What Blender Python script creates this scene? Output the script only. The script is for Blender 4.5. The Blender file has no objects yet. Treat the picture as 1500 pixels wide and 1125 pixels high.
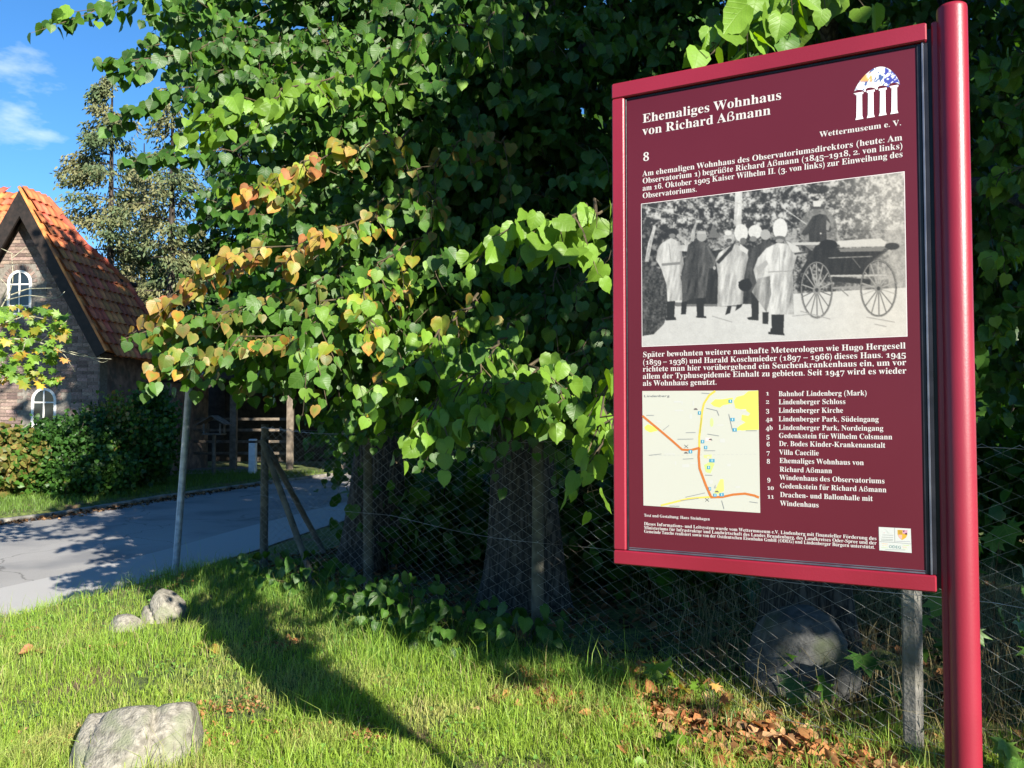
import bpy, math, random
import numpy as np
from mathutils import Vector, Matrix

rng = np.random.default_rng(11)
random.seed(11)
C = bpy.context.scene.collection
SC = bpy.context.scene

# ------------------------------------------------------------------ camera, light, exposure
F = 1213.0                     # focal length in pixels of the 1500 px wide photograph
EYE = 1.6
PITCH = math.radians(2.06)
cam_d = bpy.data.cameras.new("camera")
cam_d.sensor_width = 36.0
cam_d.lens = 36.0 * F / 1500.0
cam_d.clip_start = 0.05
cam_d.clip_end = 2000
cam = bpy.data.objects.new("camera", cam_d)
C.objects.link(cam)
cam.location = (0, 0, EYE)
cam.rotation_euler = (math.radians(90) + PITCH, 0, 0)
SC.camera = cam

SUN_EL = math.radians(24.4)
sh = Vector((0.545, -0.838, 0)).normalized()
SUN = Vector((sh.x * math.cos(SUN_EL), sh.y * math.cos(SUN_EL), math.sin(SUN_EL)))
sl = bpy.data.lights.new("sun", 'SUN')
sl.energy = 5.0
sl.angle = math.radians(0.5)
sl.color = (1.0, 0.93, 0.80)
so = bpy.data.objects.new("sun", sl)
C.objects.link(so)
so.location = (6, -9, 12)
so.rotation_euler = (-SUN).to_track_quat('-Z', 'Y').to_euler()

world = bpy.data.worlds.new("World")
SC.world = world
world.use_nodes = True
wn, wl = world.node_tree.nodes, world.node_tree.links
wn.clear()
w_out = wn.new("ShaderNodeOutputWorld")
w_bg = wn.new("ShaderNodeBackground")
w_bg.inputs['Strength'].default_value = 0.062
sky = wn.new("ShaderNodeTexSky")
sky.sky_type = 'NISHITA'
sky.sun_disc = False
sky.sun_elevation = SUN_EL
sky.sun_rotation = math.atan2(sh.x, sh.y)
sky.air_density = 1.0
sky.dust_density = 0.05
sky.ozone_density = 6.0
# thin fair-weather cloud wisps, fixed in the sky
tc = wn.new("ShaderNodeTexCoord")
mp = wn.new("ShaderNodeMapping")
mp.inputs['Scale'].default_value = (1.0, 1.0, 2.6)
nz = wn.new("ShaderNodeTexNoise")
nz.inputs['Scale'].default_value = 9
nz.inputs['Detail'].default_value = 6
nz.inputs['Roughness'].default_value = 0.55
cr = wn.new("ShaderNodeValToRGB")
cr.color_ramp.elements[0].position = 0.60
cr.color_ramp.elements[1].position = 0.80
cr.color_ramp.elements[1].color = (0.55, 0.55, 0.55, 1)
mx = wn.new("ShaderNodeMixRGB")
mx.inputs[2].default_value = (7.5, 8.2, 9.0, 1)
wl.new(tc.outputs['Generated'], mp.inputs['Vector'])
wl.new(mp.outputs[0], nz.inputs['Vector'])
# one small soft cloud low in the sky on the left, with fainter company
cdir = Vector(((25 - 750) / 1213, 1.0, (606 - 150) / 1213)).normalized()
vd = wn.new("ShaderNodeVectorMath"); vd.operation = 'DOT_PRODUCT'; vd.inputs[1].default_value = cdir
nv_ = wn.new("ShaderNodeVectorMath"); nv_.operation = 'NORMALIZE'
wl.new(tc.outputs['Generated'], nv_.inputs[0]); wl.new(nv_.outputs[0], vd.inputs[0])
mr_ = wn.new("ShaderNodeMapRange"); mr_.inputs['From Min'].default_value = .9982; mr_.inputs['From Max'].default_value = .99995; mr_.inputs['To Min'].default_value = -.07; mr_.inputs['To Max'].default_value = .075
wl.new(vd.outputs['Value'], mr_.inputs['Value'])
ad_ = wn.new("ShaderNodeMath"); ad_.operation = 'ADD'
wl.new(nz.outputs['Fac'], ad_.inputs[0]); wl.new(mr_.outputs[0], ad_.inputs[1]); wl.new(ad_.outputs[0], cr.inputs[0])
hs_ = wn.new("ShaderNodeHueSaturation"); hs_.inputs['Saturation'].default_value = 1.13; hs_.inputs['Value'].default_value = 1.15
wl.new(sky.outputs[0], hs_.inputs['Color'])
wl.new(cr.outputs[0], mx.inputs[0])
wl.new(hs_.outputs[0], mx.inputs[1])
wl.new(mx.outputs[0], w_bg.inputs['Color'])
wl.new(w_bg.outputs[0], w_out.inputs['Surface'])

SC.view_settings.view_transform = 'Standard'
SC.view_settings.look = 'None'
SC.view_settings.gamma = 1
SC.view_settings.use_curve_mapping = False
SC.view_settings.exposure = 1.5
SC.cycles.max_bounces = 8
SC.cycles.transparent_max_bounces = 8
SC.cycles.use_denoising = True

# ------------------------------------------------------------------ rays from photo pixels to places
CP, SP = math.cos(PITCH), math.sin(PITCH)
CAM = np.array([0, 0, EYE])

def ray(px, py):
    dx, up = (px - 750.0) / F, (562.5 - py) / F
    return np.array([dx, CP - up * SP, SP + up * CP])

def P(px, py, depth):
    r = ray(px, py)
    return CAM + r * (depth / r[1])

def G(px, py, z=0.0):
    r = ray(px, py)
    return CAM + r * ((z - EYE) / r[2])

def on_plane(px, py, p0, n):
    r = ray(px, py)
    t = np.dot(np.asarray(p0) - CAM, n) / np.dot(r, n)
    return CAM + r * t

def project(p):
    d = np.asarray(p) - CAM
    f = d[..., 1] * CP + d[..., 2] * SP
    u = -d[..., 1] * SP + d[..., 2] * CP
    return 750 + F * d[..., 0] / f, 562.5 - F * u / f, f

def unit(v):
    v = np.asarray(v, float)
    return v / (np.linalg.norm(v, axis=-1, keepdims=True) + 1e-12)

# ------------------------------------------------------------------ object helpers
def thing(name, label, cat, loc=(0, 0, 0), group=None):
    o = bpy.data.objects.new(name, None)
    C.objects.link(o)
    o.location = loc
    o.empty_display_size = 0.2
    o['label'] = label
    o['category'] = cat
    if group:
        o['group'] = group
    return o

def root_loc(parent):
    p = parent
    while p is not None and p.parent is not None:
        p = p.parent
    return np.array(p.location) if p is not None else np.zeros(3)

def mesh_data(name, verts, faces, mats, col=None, uv=None, smooth=False, midx=None):
    """faces: list of lists, or an (n,k) int array."""
    me = bpy.data.meshes.new(name)
    v = np.asarray(verts, dtype=np.float32)
    if isinstance(faces, np.ndarray):
        n, k = faces.shape
        me.vertices.add(len(v))
        me.vertices.foreach_set("co", v.ravel())
        me.loops.add(n * k)
        me.loops.foreach_set("vertex_index", faces.astype(np.int32).ravel())
        me.polygons.add(n)
        me.polygons.foreach_set("loop_start", (np.arange(n) * k).astype(np.int32))
        me.update(calc_edges=True)
    else:
        me.from_pydata([tuple(map(float, x)) for x in v], [], [tuple(map(int, f)) for f in faces])
        me.update()
    if not isinstance(mats, (list, tuple)):
        mats = [mats]
    for m in mats:
        me.materials.append(m)
    if midx is not None:
        me.polygons.foreach_set("material_index", np.asarray(midx, dtype=np.int32))
    if col is not None:
        a = me.color_attributes.new("Col", 'FLOAT_COLOR', 'POINT')
        c4 = np.ones((len(v), 4), dtype=np.float32)
        c4[:, :3] = np.asarray(col, dtype=np.float32)[:, :3]
        a.data.foreach_set("color", c4.ravel())
    if uv is not None:
        u = me.uv_layers.new(name="UVMap")
        li = np.empty(len(me.loops), dtype=np.int32)
        me.loops.foreach_get("vertex_index", li)
        u.data.foreach_set("uv", np.asarray(uv, dtype=np.float32)[li].ravel())
    if smooth:
        me.polygons.foreach_set("use_smooth", np.ones(len(me.polygons), dtype=bool))
    return me

def obj(name, verts, faces, mats, parent=None, **kw):
    v = np.asarray(verts, dtype=float)
    if parent is not None:
        v = v - root_loc(parent)
    me = mesh_data(name, v, faces, mats, **kw)
    o = bpy.data.objects.new(name, me)
    C.objects.link(o)
    o.parent = parent
    return o

def inst(name, me, M, parent):
    """object sharing mesh data; M is its world matrix."""
    o = bpy.data.objects.new(name, me)
    C.objects.link(o)
    o.parent = parent
    r = root_loc(parent)
    o.matrix_local = Matrix.Translation(Vector((-r[0], -r[1], -r[2]))) @ M
    return o

def tag(o, label=None, cat=None, group=None, kind=None):
    for k, v in (('label', label), ('category', cat), ('group', group), ('kind', kind)):
        if v:
            o[k] = v
    return o

class MB:
    """collects shapes into one vertex / face list"""
    def __init__(s):
        s.v, s.f, s.m = [], [], []
        s.n = 0
    def add(s, v, f, mi=0):
        s.v.append(np.asarray(v, float).reshape(-1, 3))
        for q in f:
            s.f.append([i + s.n for i in q])
            s.m.append(mi)
        s.n += len(s.v[-1])
    def hexa(s, p, mi=0):
        """8 corners: bottom 4 counter-clockwise then top 4"""
        s.add(p, [(3, 2, 1, 0), (4, 5, 6, 7), (0, 1, 5, 4), (1, 2, 6, 5), (2, 3, 7, 6), (3, 0, 4, 7)], mi)
    def obox(s, c, ax, ay, az, sx, sy, sz, bev=0.0, mi=0):
        """box centred at c with axes and full sizes, optional chamfer"""
        c, ax, ay, az = map(lambda a: np.asarray(a, float), (c, ax, ay, az))
        if bev <= 0:
            p = []
            for z in (-1, 1):
                for x, y in ((-1, -1), (1, -1), (1, 1), (-1, 1)):
                    p.append(c + ax * x * sx / 2 + ay * y * sy / 2 + az * z * sz / 2)
            s.hexa(p, mi)
            return
        hx, hy, hz = sx / 2, sy / 2, sz / 2
        b = min(bev, hx * .8, hy * .8, hz * .8)
        rings = []
        for (z, i) in ((-hz, b), (-hz + b, 0), (hz - b, 0), (hz, b)):
            X, Y = hx - i, hy - i
            k = b if i == 0 else b * .6
            pts = [(-X + k, -Y), (X - k, -Y), (X, -Y + k), (X, Y - k), (X - k, Y), (-X + k, Y), (-X, Y - k), (-X, -Y + k)]
            rings.append([c + ax * x + ay * y + az * z for x, y in pts])
        v = [q for r in rings for q in r]
        f = [tuple(range(7, -1, -1)), tuple(range(24, 32))]
        for k in range(3):
            for i in range(8):
                j = (i + 1) % 8
                f.append((k * 8 + i, k * 8 + j, (k + 1) * 8 + j, (k + 1) * 8 + i))
        s.add(v, f, mi)
    def box(s, a, b, bev=0.0, mi=0):
        a, b = np.asarray(a, float), np.asarray(b, float)
        d = np.abs(b - a)
        s.obox((a + b) / 2, (1, 0, 0), (0, 1, 0), (0, 0, 1), d[0], d[1], d[2], bev, mi)
    def tube(s, pts, radii, n=8, caps=True, mi=0):
        pts = np.asarray(pts, float)
        if np.isscalar(radii):
            radii = [radii] * len(pts)
        t = np.gradient(pts, axis=0)
        t = unit(t)
        ref = np.array([0, 0, 1.0]) if abs(t[0][2]) < .9 else np.array([1.0, 0, 0])
        v = []
        a = np.arange(n) / n * 2 * np.pi
        for k in range(len(pts)):
            x = np.cross(t[k], ref); x /= np.linalg.norm(x) + 1e-9
            y = np.cross(t[k], x)
            ref = np.cross(x, t[k]) if False else ref
            v.append(pts[k] + radii[k] * (np.cos(a)[:, None] * x + np.sin(a)[:, None] * y))
        f = []
        for k in range(len(pts) - 1):
            for i in range(n):
                j = (i + 1) % n
                f.append((k * n + i, k * n + j, (k + 1) * n + j, (k + 1) * n + i))
        if caps:
            f.append(tuple(range(n)))
            f.append(tuple(range(len(pts) * n - 1, (len(pts) - 1) * n - 1, -1)))
        s.add(np.concatenate(v), f, mi)
    def build(s, name, mats, parent=None, **kw):
        return obj(name, np.concatenate(s.v), s.f, mats, parent, midx=s.m, **kw)

# ------------------------------------------------------------------ materials
def new_mat(name):
    m = bpy.data.materials.new(name)
    m.use_nodes = True
    n = m.node_tree.nodes
    return m, n, m.node_tree.links, n["Principled BSDF"]

def noisy(name, c1, c2, scale=8, rough=.7, bump=.2, bscale=40, detail=6, metallic=0, spec=.4, c3=None, s3=2.0, coat=0, objvar=0.0, lo=.35, hi=.65, bdist=.01):
    m, n, l, b = new_mat(name)
    t = n.new("ShaderNodeTexCoord")
    z = n.new("ShaderNodeTexNoise"); z.inputs['Scale'].default_value = scale; z.inputs['Detail'].default_value = detail
    r = n.new("ShaderNodeValToRGB")
    r.color_ramp.elements[0].position = lo; r.color_ramp.elements[1].position = hi
    r.color_ramp.elements[0].color = (*c1, 1); r.color_ramp.elements[1].color = (*c2, 1)
    l.new(t.outputs['Object'], z.inputs['Vector']); l.new(z.outputs['Fac'], r.inputs[0])
    out = r.outputs[0]
    if c3 is not None:
        z3 = n.new("ShaderNodeTexNoise"); z3.inputs['Scale'].default_value = s3; z3.inputs['Detail'].default_value = 8
        r3 = n.new("ShaderNodeValToRGB"); r3.color_ramp.elements[0].position = .5; r3.color_ramp.elements[1].position = .66
        mxx = n.new("ShaderNodeMixRGB"); mxx.inputs[2].default_value = (*c3, 1)
        l.new(t.outputs['Object'], z3.inputs['Vector']); l.new(z3.outputs['Fac'], r3.inputs[0])
        l.new(r3.outputs[0], mxx.inputs[0]); l.new(out, mxx.inputs[1]); out = mxx.outputs[0]
    if objvar:
        oi = n.new("ShaderNodeObjectInfo")
        mr = n.new("ShaderNodeMapRange"); mr.inputs['To Min'].default_value = 1 - objvar; mr.inputs['To Max'].default_value = 1 + objvar
        hs = n.new("ShaderNodeHueSaturation")
        l.new(oi.outputs['Random'], mr.inputs['Value']); l.new(mr.outputs[0], hs.inputs['Value'])
        mr2 = n.new("ShaderNodeMapRange"); mr2.inputs['To Min'].default_value = .48; mr2.inputs['To Max'].default_value = .52
        mu = n.new("ShaderNodeMath"); mu.operation = 'FRACT'
        mm = n.new("ShaderNodeMath"); mm.operation = 'MULTIPLY'; mm.inputs[1].default_value = 7.31
        l.new(oi.outputs['Random'], mm.inputs[0]); l.new(mm.outputs[0], mu.inputs[0]); l.new(mu.outputs[0], mr2.inputs['Value'])
        l.new(mr2.outputs[0], hs.inputs['Hue'])
        l.new(out, hs.inputs['Color']); out = hs.outputs[0]
    l.new(out, b.inputs['Base Color'])
    b.inputs['Roughness'].default_value = rough
    b.inputs['Metallic'].default_value = metallic
    b.inputs['Specular IOR Level'].default_value = spec
    if coat:
        b.inputs['Coat Weight'].default_value = coat
        b.inputs['Coat Roughness'].default_value = .15
    if bump:
        zb = n.new("ShaderNodeTexNoise"); zb.inputs['Scale'].default_value = bscale; zb.inputs['Detail'].default_value = 8
        bp = n.new("ShaderNodeBump"); bp.inputs['Strength'].default_value = bump; bp.inputs['Distance'].default_value = bdist
        l.new(t.outputs['Object'], zb.inputs['Vector']); l.new(zb.outputs['Fac'], bp.inputs['Height']); l.new(bp.outputs[0], b.inputs['Normal'])
    return m

def leaf_mat(name, trans=.35, rough=.45, veins=True, gloss=.35):
    m, n, l, b = new_mat(name)
    a = n.new("ShaderNodeAttribute"); a.attribute_name = "Col"
    z = n.new("ShaderNodeTexNoise"); z.inputs['Scale'].default_value = 25
    geo = n.new("ShaderNodeTexCoord")
    l.new(geo.outputs['Object'], z.inputs['Vector'])
    mr = n.new("ShaderNodeMapRange"); mr.inputs['To Min'].default_value = .78; mr.inputs['To Max'].default_value = 1.22
    l.new(z.outputs['Fac'], mr.inputs['Value'])
    hs = n.new("ShaderNodeHueSaturation"); l.new(mr.outputs[0], hs.inputs['Value']); l.new(a.outputs['Color'], hs.inputs['Color'])
    out = hs.outputs[0]
    zs_ = n.new("ShaderNodeTexNoise"); zs_.inputs['Scale'].default_value = 75; zs_.inputs['Detail'].default_value = 3; l.new(geo.outputs['Object'], zs_.inputs['Vector'])
    rs_ = n.new("ShaderNodeMapRange"); rs_.inputs['From Min'].default_value = .66; rs_.inputs['From Max'].default_value = .72; rs_.inputs['To Max'].default_value = .7; l.new(zs_.outputs['Fac'], rs_.inputs['Value'])
    ms_ = n.new("ShaderNodeMixRGB"); ms_.inputs[2].default_value = (.11, .06, .02, 1); l.new(rs_.outputs[0], ms_.inputs[0]); l.new(out, ms_.inputs[1]); out = ms_.outputs[0]
    if veins:
        uv = n.new("ShaderNodeUVMap")
        sx = n.new("ShaderNodeSeparateXYZ"); l.new(uv.outputs[0], sx.inputs[0])
        ab = n.new("ShaderNodeMath"); ab.operation = 'ABSOLUTE'; l.new(sx.outputs['X'], ab.inputs[0])
        k = n.new("ShaderNodeMath"); k.operation = 'MULTIPLY_ADD'; k.inputs[1].default_value = -.75; l.new(ab.outputs[0], k.inputs[0]); l.new(sx.outputs['Y'], k.inputs[2])
        k2 = n.new("ShaderNodeMath"); k2.operation = 'MULTIPLY'; k2.inputs[1].default_value = 5.5; l.new(k.outputs[0], k2.inputs[0])
        fr = n.new("ShaderNodeMath"); fr.operation = 'PINGPONG'; fr.inputs[1].default_value = .5; l.new(k2.outputs[0], fr.inputs[0])
        ss = n.new("ShaderNodeMapRange"); ss.inputs['From Min'].default_value = .0; ss.inputs['From Max'].default_value = .13; ss.inputs['To Min'].default_value = 1; ss.inputs['To Max'].default_value = 0
        l.new(fr.outputs[0], ss.inputs['Value'])
        mid = n.new("ShaderNodeMapRange"); mid.inputs['From Min'].default_value = .005; mid.inputs['From Max'].default_value = .03; mid.inputs['To Min'].default_value = 1; mid.inputs['To Max'].default_value = 0
        l.new(ab.outputs[0], mid.inputs['Value'])
        mm = n.new("ShaderNodeMath"); mm.operation = 'MAXIMUM'; l.new(ss.outputs[0], mm.inputs[0]); l.new(mid.outputs[0], mm.inputs[1])
        mv = n.new("ShaderNodeMath"); mv.operation = 'MULTIPLY'; mv.inputs[1].default_value = .13; l.new(mm.outputs[0], mv.inputs[0])
        mix = n.new("ShaderNodeMixRGB"); mix.inputs[2].default_value = (.22, .32, .07, 1)
        l.new(mv.outputs[0], mix.inputs[0]); l.new(out, mix.inputs[1]); out = mix.outputs[0]
        bp = n.new("ShaderNodeBump"); bp.inputs['Strength'].default_value = .22; bp.inputs['Distance'].default_value = .003; bp.invert = True
        l.new(mm.outputs[0], bp.inputs['Height']); l.new(bp.outputs[0], b.inputs['Normal'])
    l.new(out, b.inputs['Base Color'])
    b.inputs['Roughness'].default_value = rough
    b.inputs['Specular IOR Level'].default_value = gloss
    tr = n.new("ShaderNodeBsdfTranslucent")
    hs2 = n.new("ShaderNodeHueSaturation"); hs2.inputs['Saturation'].default_value = 1.15; hs2.inputs['Value'].default_value = 1.5; hs2.inputs['Hue'].default_value = .485
    l.new(out, hs2.inputs['Color']); l.new(hs2.outputs[0], tr.inputs['Color'])
    ms = n.new("ShaderNodeMixShader"); ms.inputs[0].default_value = trans
    l.new(b.outputs[0], ms.inputs[1]); l.new(tr.outputs[0], ms.inputs[2])
    l.new(ms.outputs[0], n["Material Output"].inputs['Surface'])
    return m

def bark_mat(name, c1, c2, sc=1.0):
    m, n, l, b = new_mat(name)
    t = n.new("ShaderNodeTexCoord")
    mp_ = n.new("ShaderNodeMapping"); mp_.inputs['Scale'].default_value = (1, 1, .16)
    l.new(t.outputs['Object'], mp_.inputs['Vector'])
    v = n.new("ShaderNodeTexVoronoi"); v.feature = 'DISTANCE_TO_EDGE'; v.inputs['Scale'].default_value = 22 * sc
    z = n.new("ShaderNodeTexNoise"); z.inputs['Scale'].default_value = 14 * sc; z.inputs['Detail'].default_value = 8
    l.new(mp_.outputs[0], z.inputs['Vector'])
    va = n.new("ShaderNodeVectorMath"); va.operation = 'MULTIPLY_ADD'; va.inputs[1].default_value = (.12, .12, .12)
    l.new(z.outputs['Color'], va.inputs[0]); l.new(mp_.outputs[0], va.inputs[2]); l.new(va.outputs[0], v.inputs['Vector'])
    r = n.new("ShaderNodeValToRGB"); r.color_ramp.elements[0].position = .0; r.color_ramp.elements[1].position = .25
    r.color_ramp.elements[0].color = (*c1, 1); r.color_ramp.elements[1].color = (*c2, 1)
    l.new(v.outputs['Distance'], r.inputs[0])
    z2 = n.new("ShaderNodeTexNoise"); z2.inputs['Scale'].default_value = 3; z2.inputs['Detail'].default_value = 8
    l.new(t.outputs['Object'], z2.inputs['Vector'])
    mxx = n.new("ShaderNodeMixRGB"); mxx.blend_type = 'MULTIPLY'; mxx.inputs[0].default_value = .6
    l.new(r.outputs[0], mxx.inputs[1]); l.new(z2.outputs['Fac'], mxx.inputs[2]); l.new(mxx.outputs[0], b.inputs['Base Color'])
    b.inputs['Roughness'].default_value = .9
    bp = n.new("ShaderNodeBump"); bp.inputs['Strength'].default_value = .9; bp.inputs['Distance'].default_value = .03
    l.new(v.outputs['Distance'], bp.inputs['Height']); l.new(bp.outputs[0], b.inputs['Normal'])
    return m

def col_mat(name, rough=.35, spec=.3, coat=0.0):
    m, n, l, b = new_mat(name)
    a = n.new("ShaderNodeAttribute"); a.attribute_name = "Col"
    l.new(a.outputs['Color'], b.inputs['Base Color'])
    b.inputs['Roughness'].default_value = rough
    b.inputs['Specular IOR Level'].default_value = spec
    b.inputs['Coat Weight'].default_value = coat
    return m

M = {}
M['red_paint'] = noisy("crimson powder coat", (.185, .009, .022), (.225, .0125, .030), 3.5, .40, .14, 240, spec=.4, coat=.12, bdist=.002)
M['panel'] = noisy("burgundy printed panel", (.080, .0085, .0170), (.092, .0105, .0205), 1.5, .36, .03, 3, spec=.3)
M['black_rubber'] = noisy("black rubber gasket", (.006, .006, .010), (.014, .014, .02), 20, .4, .1)
M['alu'] = noisy("grey aluminium channel", (.10, .11, .15), (.17, .18, .22), 20, .35, .05, metallic=.6)
M['print'] = col_mat("printed ink", .35, .35)
M['leaf'] = leaf_mat("linden leaf")
M['leaf_far'] = leaf_mat("linden leaf further in", veins=False)
M['needle'] = leaf_mat("spruce needles", .15, .6, False)
M['grassblade'] = leaf_mat("grass blade", .38, .5, False)
M['bark'] = bark_mat("furrowed grey bark", (.015, .013, .011), (.12, .105, .085))
M['bark_dark'] = bark_mat("dark conifer bark", (.015, .012, .01), (.085, .065, .05), .5)
M['twig'] = noisy("brown twig", (.035, .028, .015), (.09, .065, .035), 30, .8, .3)
M['twig_pale'] = noisy("pale lichened twig", (.20, .19, .13), (.42, .41, .30), 30, .9, .3)
M['wire'] = noisy("galvanised wire", (.24, .245, .24), (.48, .49, .48), 14, .42, .1, 80, metallic=.55, c3=(.14, .10, .07), s3=3)
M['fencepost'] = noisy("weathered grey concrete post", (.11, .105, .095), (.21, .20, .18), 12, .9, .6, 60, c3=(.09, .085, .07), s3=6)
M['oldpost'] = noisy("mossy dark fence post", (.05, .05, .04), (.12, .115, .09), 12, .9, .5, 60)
M['zinc'] = noisy("galvanised steel tube", (.22, .245, .26), (.36, .39, .41), 22, .45, .15, 120, metallic=.45)
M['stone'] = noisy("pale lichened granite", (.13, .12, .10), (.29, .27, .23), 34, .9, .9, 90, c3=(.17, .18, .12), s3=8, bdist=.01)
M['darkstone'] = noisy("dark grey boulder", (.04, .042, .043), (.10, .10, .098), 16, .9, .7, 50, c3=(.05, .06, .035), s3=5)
M['blue'] = noisy("blue enamel", (.05, .10, .28), (.06, .13, .34), 5, .35, .02)
M['white'] = noisy("white paint", (.68, .68, .66), (.80, .80, .78), 9, .5, .15, 60)
M['greywhite'] = noisy("weathered white bollard paint", (.50, .54, .58), (.66, .70, .72), 9, .6, .15, 60)
M['darkwood'] = noisy("dark stained timber", (.009, .007, .006), (.024, .016, .013), 9, .7, .4, 40)
M['greywood'] = noisy("weathered timber", (.10, .08, .06), (.19, .155, .12), 9, .85, .4, 40)
M['glass'] = noisy("dark window glass", (.010, .014, .016), (.02, .026, .03), 2, .06, .0, spec=.8)
M['mortar'] = noisy("grey brown mortar", (.13, .12, .105), (.22, .20, .175), 20, .95, .5, 70)
M['brick'] = noisy("clinker brick", (.13, .09, .078), (.27, .20, .17), 7, .85, .5, 60, objvar=.45)
M['brick_mass'] = noisy("clinker brick run", (.11, .08, .07), (.28, .20, .17), 5, .85, .5, 60, c3=(.10, .09, .085), s3=4)
M['tile'] = noisy("orange clay tile", (.28, .075, .032), (.50, .165, .06), 5, .8, .5, 50, c3=(.19, .065, .036), s3=2.2, objvar=.38)
M['shedwood'] = noisy("old dark boards", (.02, .016, .013), (.05, .04, .03), 6, .9, .4, 40)

# ground and road -------------------------------------------------
def ground_mat():
    m, n, l, b = new_mat("turf soil")
    t = n.new("ShaderNodeTexCoord")
    def nz_(s, d=8):
        q = n.new("ShaderNodeTexNoise"); q.inputs['Scale'].default_value = s; q.inputs['Detail'].default_value = d
        l.new(t.outputs['Object'], q.inputs['Vector']); return q
    a = nz_(18); r = n.new("ShaderNodeValToRGB")
    r.color_ramp.elements[0].color = (.035, .055, .012, 1); r.color_ramp.elements[1].color = (.12, .16, .03, 1)
    r.color_ramp.elements[0].position = .35; r.color_ramp.elements[1].position = .65
    l.new(a.outputs['Fac'], r.inputs[0])
    c = nz_(1.7); r2 = n.new("ShaderNodeValToRGB"); r2.color_ramp.elements[0].position = .56; r2.color_ramp.elements[1].position = .66
    l.new(c.outputs['Fac'], r2.inputs[0])
    mxx = n.new("ShaderNodeMixRGB"); mxx.inputs[2].default_value = (.13, .085, .045, 1)
    l.new(r2.outputs[0], mxx.inputs[0]); l.new(r.outputs[0], mxx.inputs[1])
    l.new(mxx.outputs[0], b.inputs['Base Color']); b.inputs['Roughness'].default_value = .95
    d = nz_(60); bp = n.new("ShaderNodeBump"); bp.inputs['Strength'].default_value = .7; bp.inputs['Distance'].default_value = .02
    l.new(d.outputs['Fac'], bp.inputs['Height']); l.new(bp.outputs[0], b.inputs['Normal'])
    return m
M['ground'] = ground_mat()
M['asphalt'] = noisy("worn grey asphalt", (.21, .205, .20), (.36, .35, .34), 260, .9, .5, 420, c3=(.19, .19, .195), s3=.9, bdist=.004, lo=.3, hi=.7)
def crack_mat(m):
    n, l = m.node_tree.nodes, m.node_tree.links; b = n["Principled BSDF"]
    t = n.new("ShaderNodeTexCoord"); z = n.new("ShaderNodeTexNoise"); z.inputs['Scale'].default_value = 1.3; z.inputs['Detail'].default_value = 6
    l.new(t.outputs['Object'], z.inputs['Vector'])
    va = n.new("ShaderNodeVectorMath"); va.operation = 'MULTIPLY_ADD'; va.inputs[1].default_value = (.9, .9, 0); l.new(z.outputs['Color'], va.inputs[0]); l.new(t.outputs['Object'], va.inputs[2])
    v = n.new("ShaderNodeTexVoronoi"); v.feature = 'DISTANCE_TO_EDGE'; v.inputs['Scale'].default_value = .45; l.new(va.outputs[0], v.inputs['Vector'])
    r = n.new("ShaderNodeMapRange"); r.inputs['From Max'].default_value = .006; r.inputs['To Min'].default_value = .45; r.inputs['To Max'].default_value = 1
    l.new(v.outputs['Distance'], r.inputs['Value'])
    z2 = n.new("ShaderNodeTexNoise"); z2.inputs['Scale'].default_value = .35; z2.inputs['Detail'].default_value = 5; l.new(t.outputs['Object'], z2.inputs['Vector'])
    r2 = n.new("ShaderNodeMapRange"); r2.inputs['From Min'].default_value = .35; r2.inputs['From Max'].default_value = .65; r2.inputs['To Min'].default_value = .78; r2.inputs['To Max'].default_value = 1.12
    l.new(z2.outputs['Fac'], r2.inputs['Value'])
    mm = n.new("ShaderNodeMath"); mm.operation = 'MULTIPLY'; l.new(r.outputs[0], mm.inputs[0]); l.new(r2.outputs[0], mm.inputs[1])
    h = n.new("ShaderNodeHueSaturation"); src = b.inputs['Base Color'].links[0].from_socket
    l.new(src, h.inputs['Color']); l.new(mm.outputs[0], h.inputs['Value']); l.new(h.outputs[0], b.inputs['Base Color'])
crack_mat(M['asphalt'])
M['patch'] = noisy("newer asphalt strip", (.33, .325, .32), (.42, .41, .40), 260, .9, .5, 420, bdist=.004)
M['kerb'] = noisy("old kerb stone", (.13, .12, .11), (.26, .25, .22), 9, .9, .6, 50, c3=(.10, .075, .05), s3=2)
M['litter'] = leaf_mat("dry fallen leaves", .15, .8, False, .1)

# ------------------------------------------------------------------ terrain
NEAR = np.array([(-40, -9), (-12, .8), (-7.2, 4.2), (-4.08, 6.6), (-3.72, 7.6), (-3.40, 8.6), (-3.12, 9.8), (-2.85, 11.5), (-2.2, 14.5), (-1.0, 18), (2, 23), (9, 31), (30, 50)], float)
FAR = np.array([(-40, 0), (-16, 6.6), (-10.5, 9.6), (-7.9, 11.6), (-7.25, 12.8), (-6.95, 14.2), (-6.45, 16.6), (-5.75, 18.9), (-4.5, 22.0), (-1.5, 27), (6, 36), (27, 56)], float)

def seg_sd(x, y, line):
    """signed distance to a polyline, positive on its right hand side"""
    best = np.full(x.shape, 1e9); sg = np.ones(x.shape)
    for a, b in zip(line[:-1], line[1:]):
        d = b - a; L = d @ d
        t = np.clip(((x - a[0]) * d[0] + (y - a[1]) * d[1]) / L, 0, 1)
        qx, qy = a[0] + t * d[0], a[1] + t * d[1]
        dist = np.hypot(x - qx, y - qy)
        s = np.sign((y - a[1]) * d[0] - (x - a[0]) * d[1]) * -1
        up = dist < best - 1e-9
        best = np.where(up, dist, best); sg = np.where(up, s, sg)
    return best * sg

def wob(x, y):
    return (.5 * np.sin(1.7 * x + .6 * y + 1) + .35 * np.sin(2.9 * y - 1.3 * x) + .25 * np.sin(5.1 * x + 3.7 * y + 2))

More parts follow.
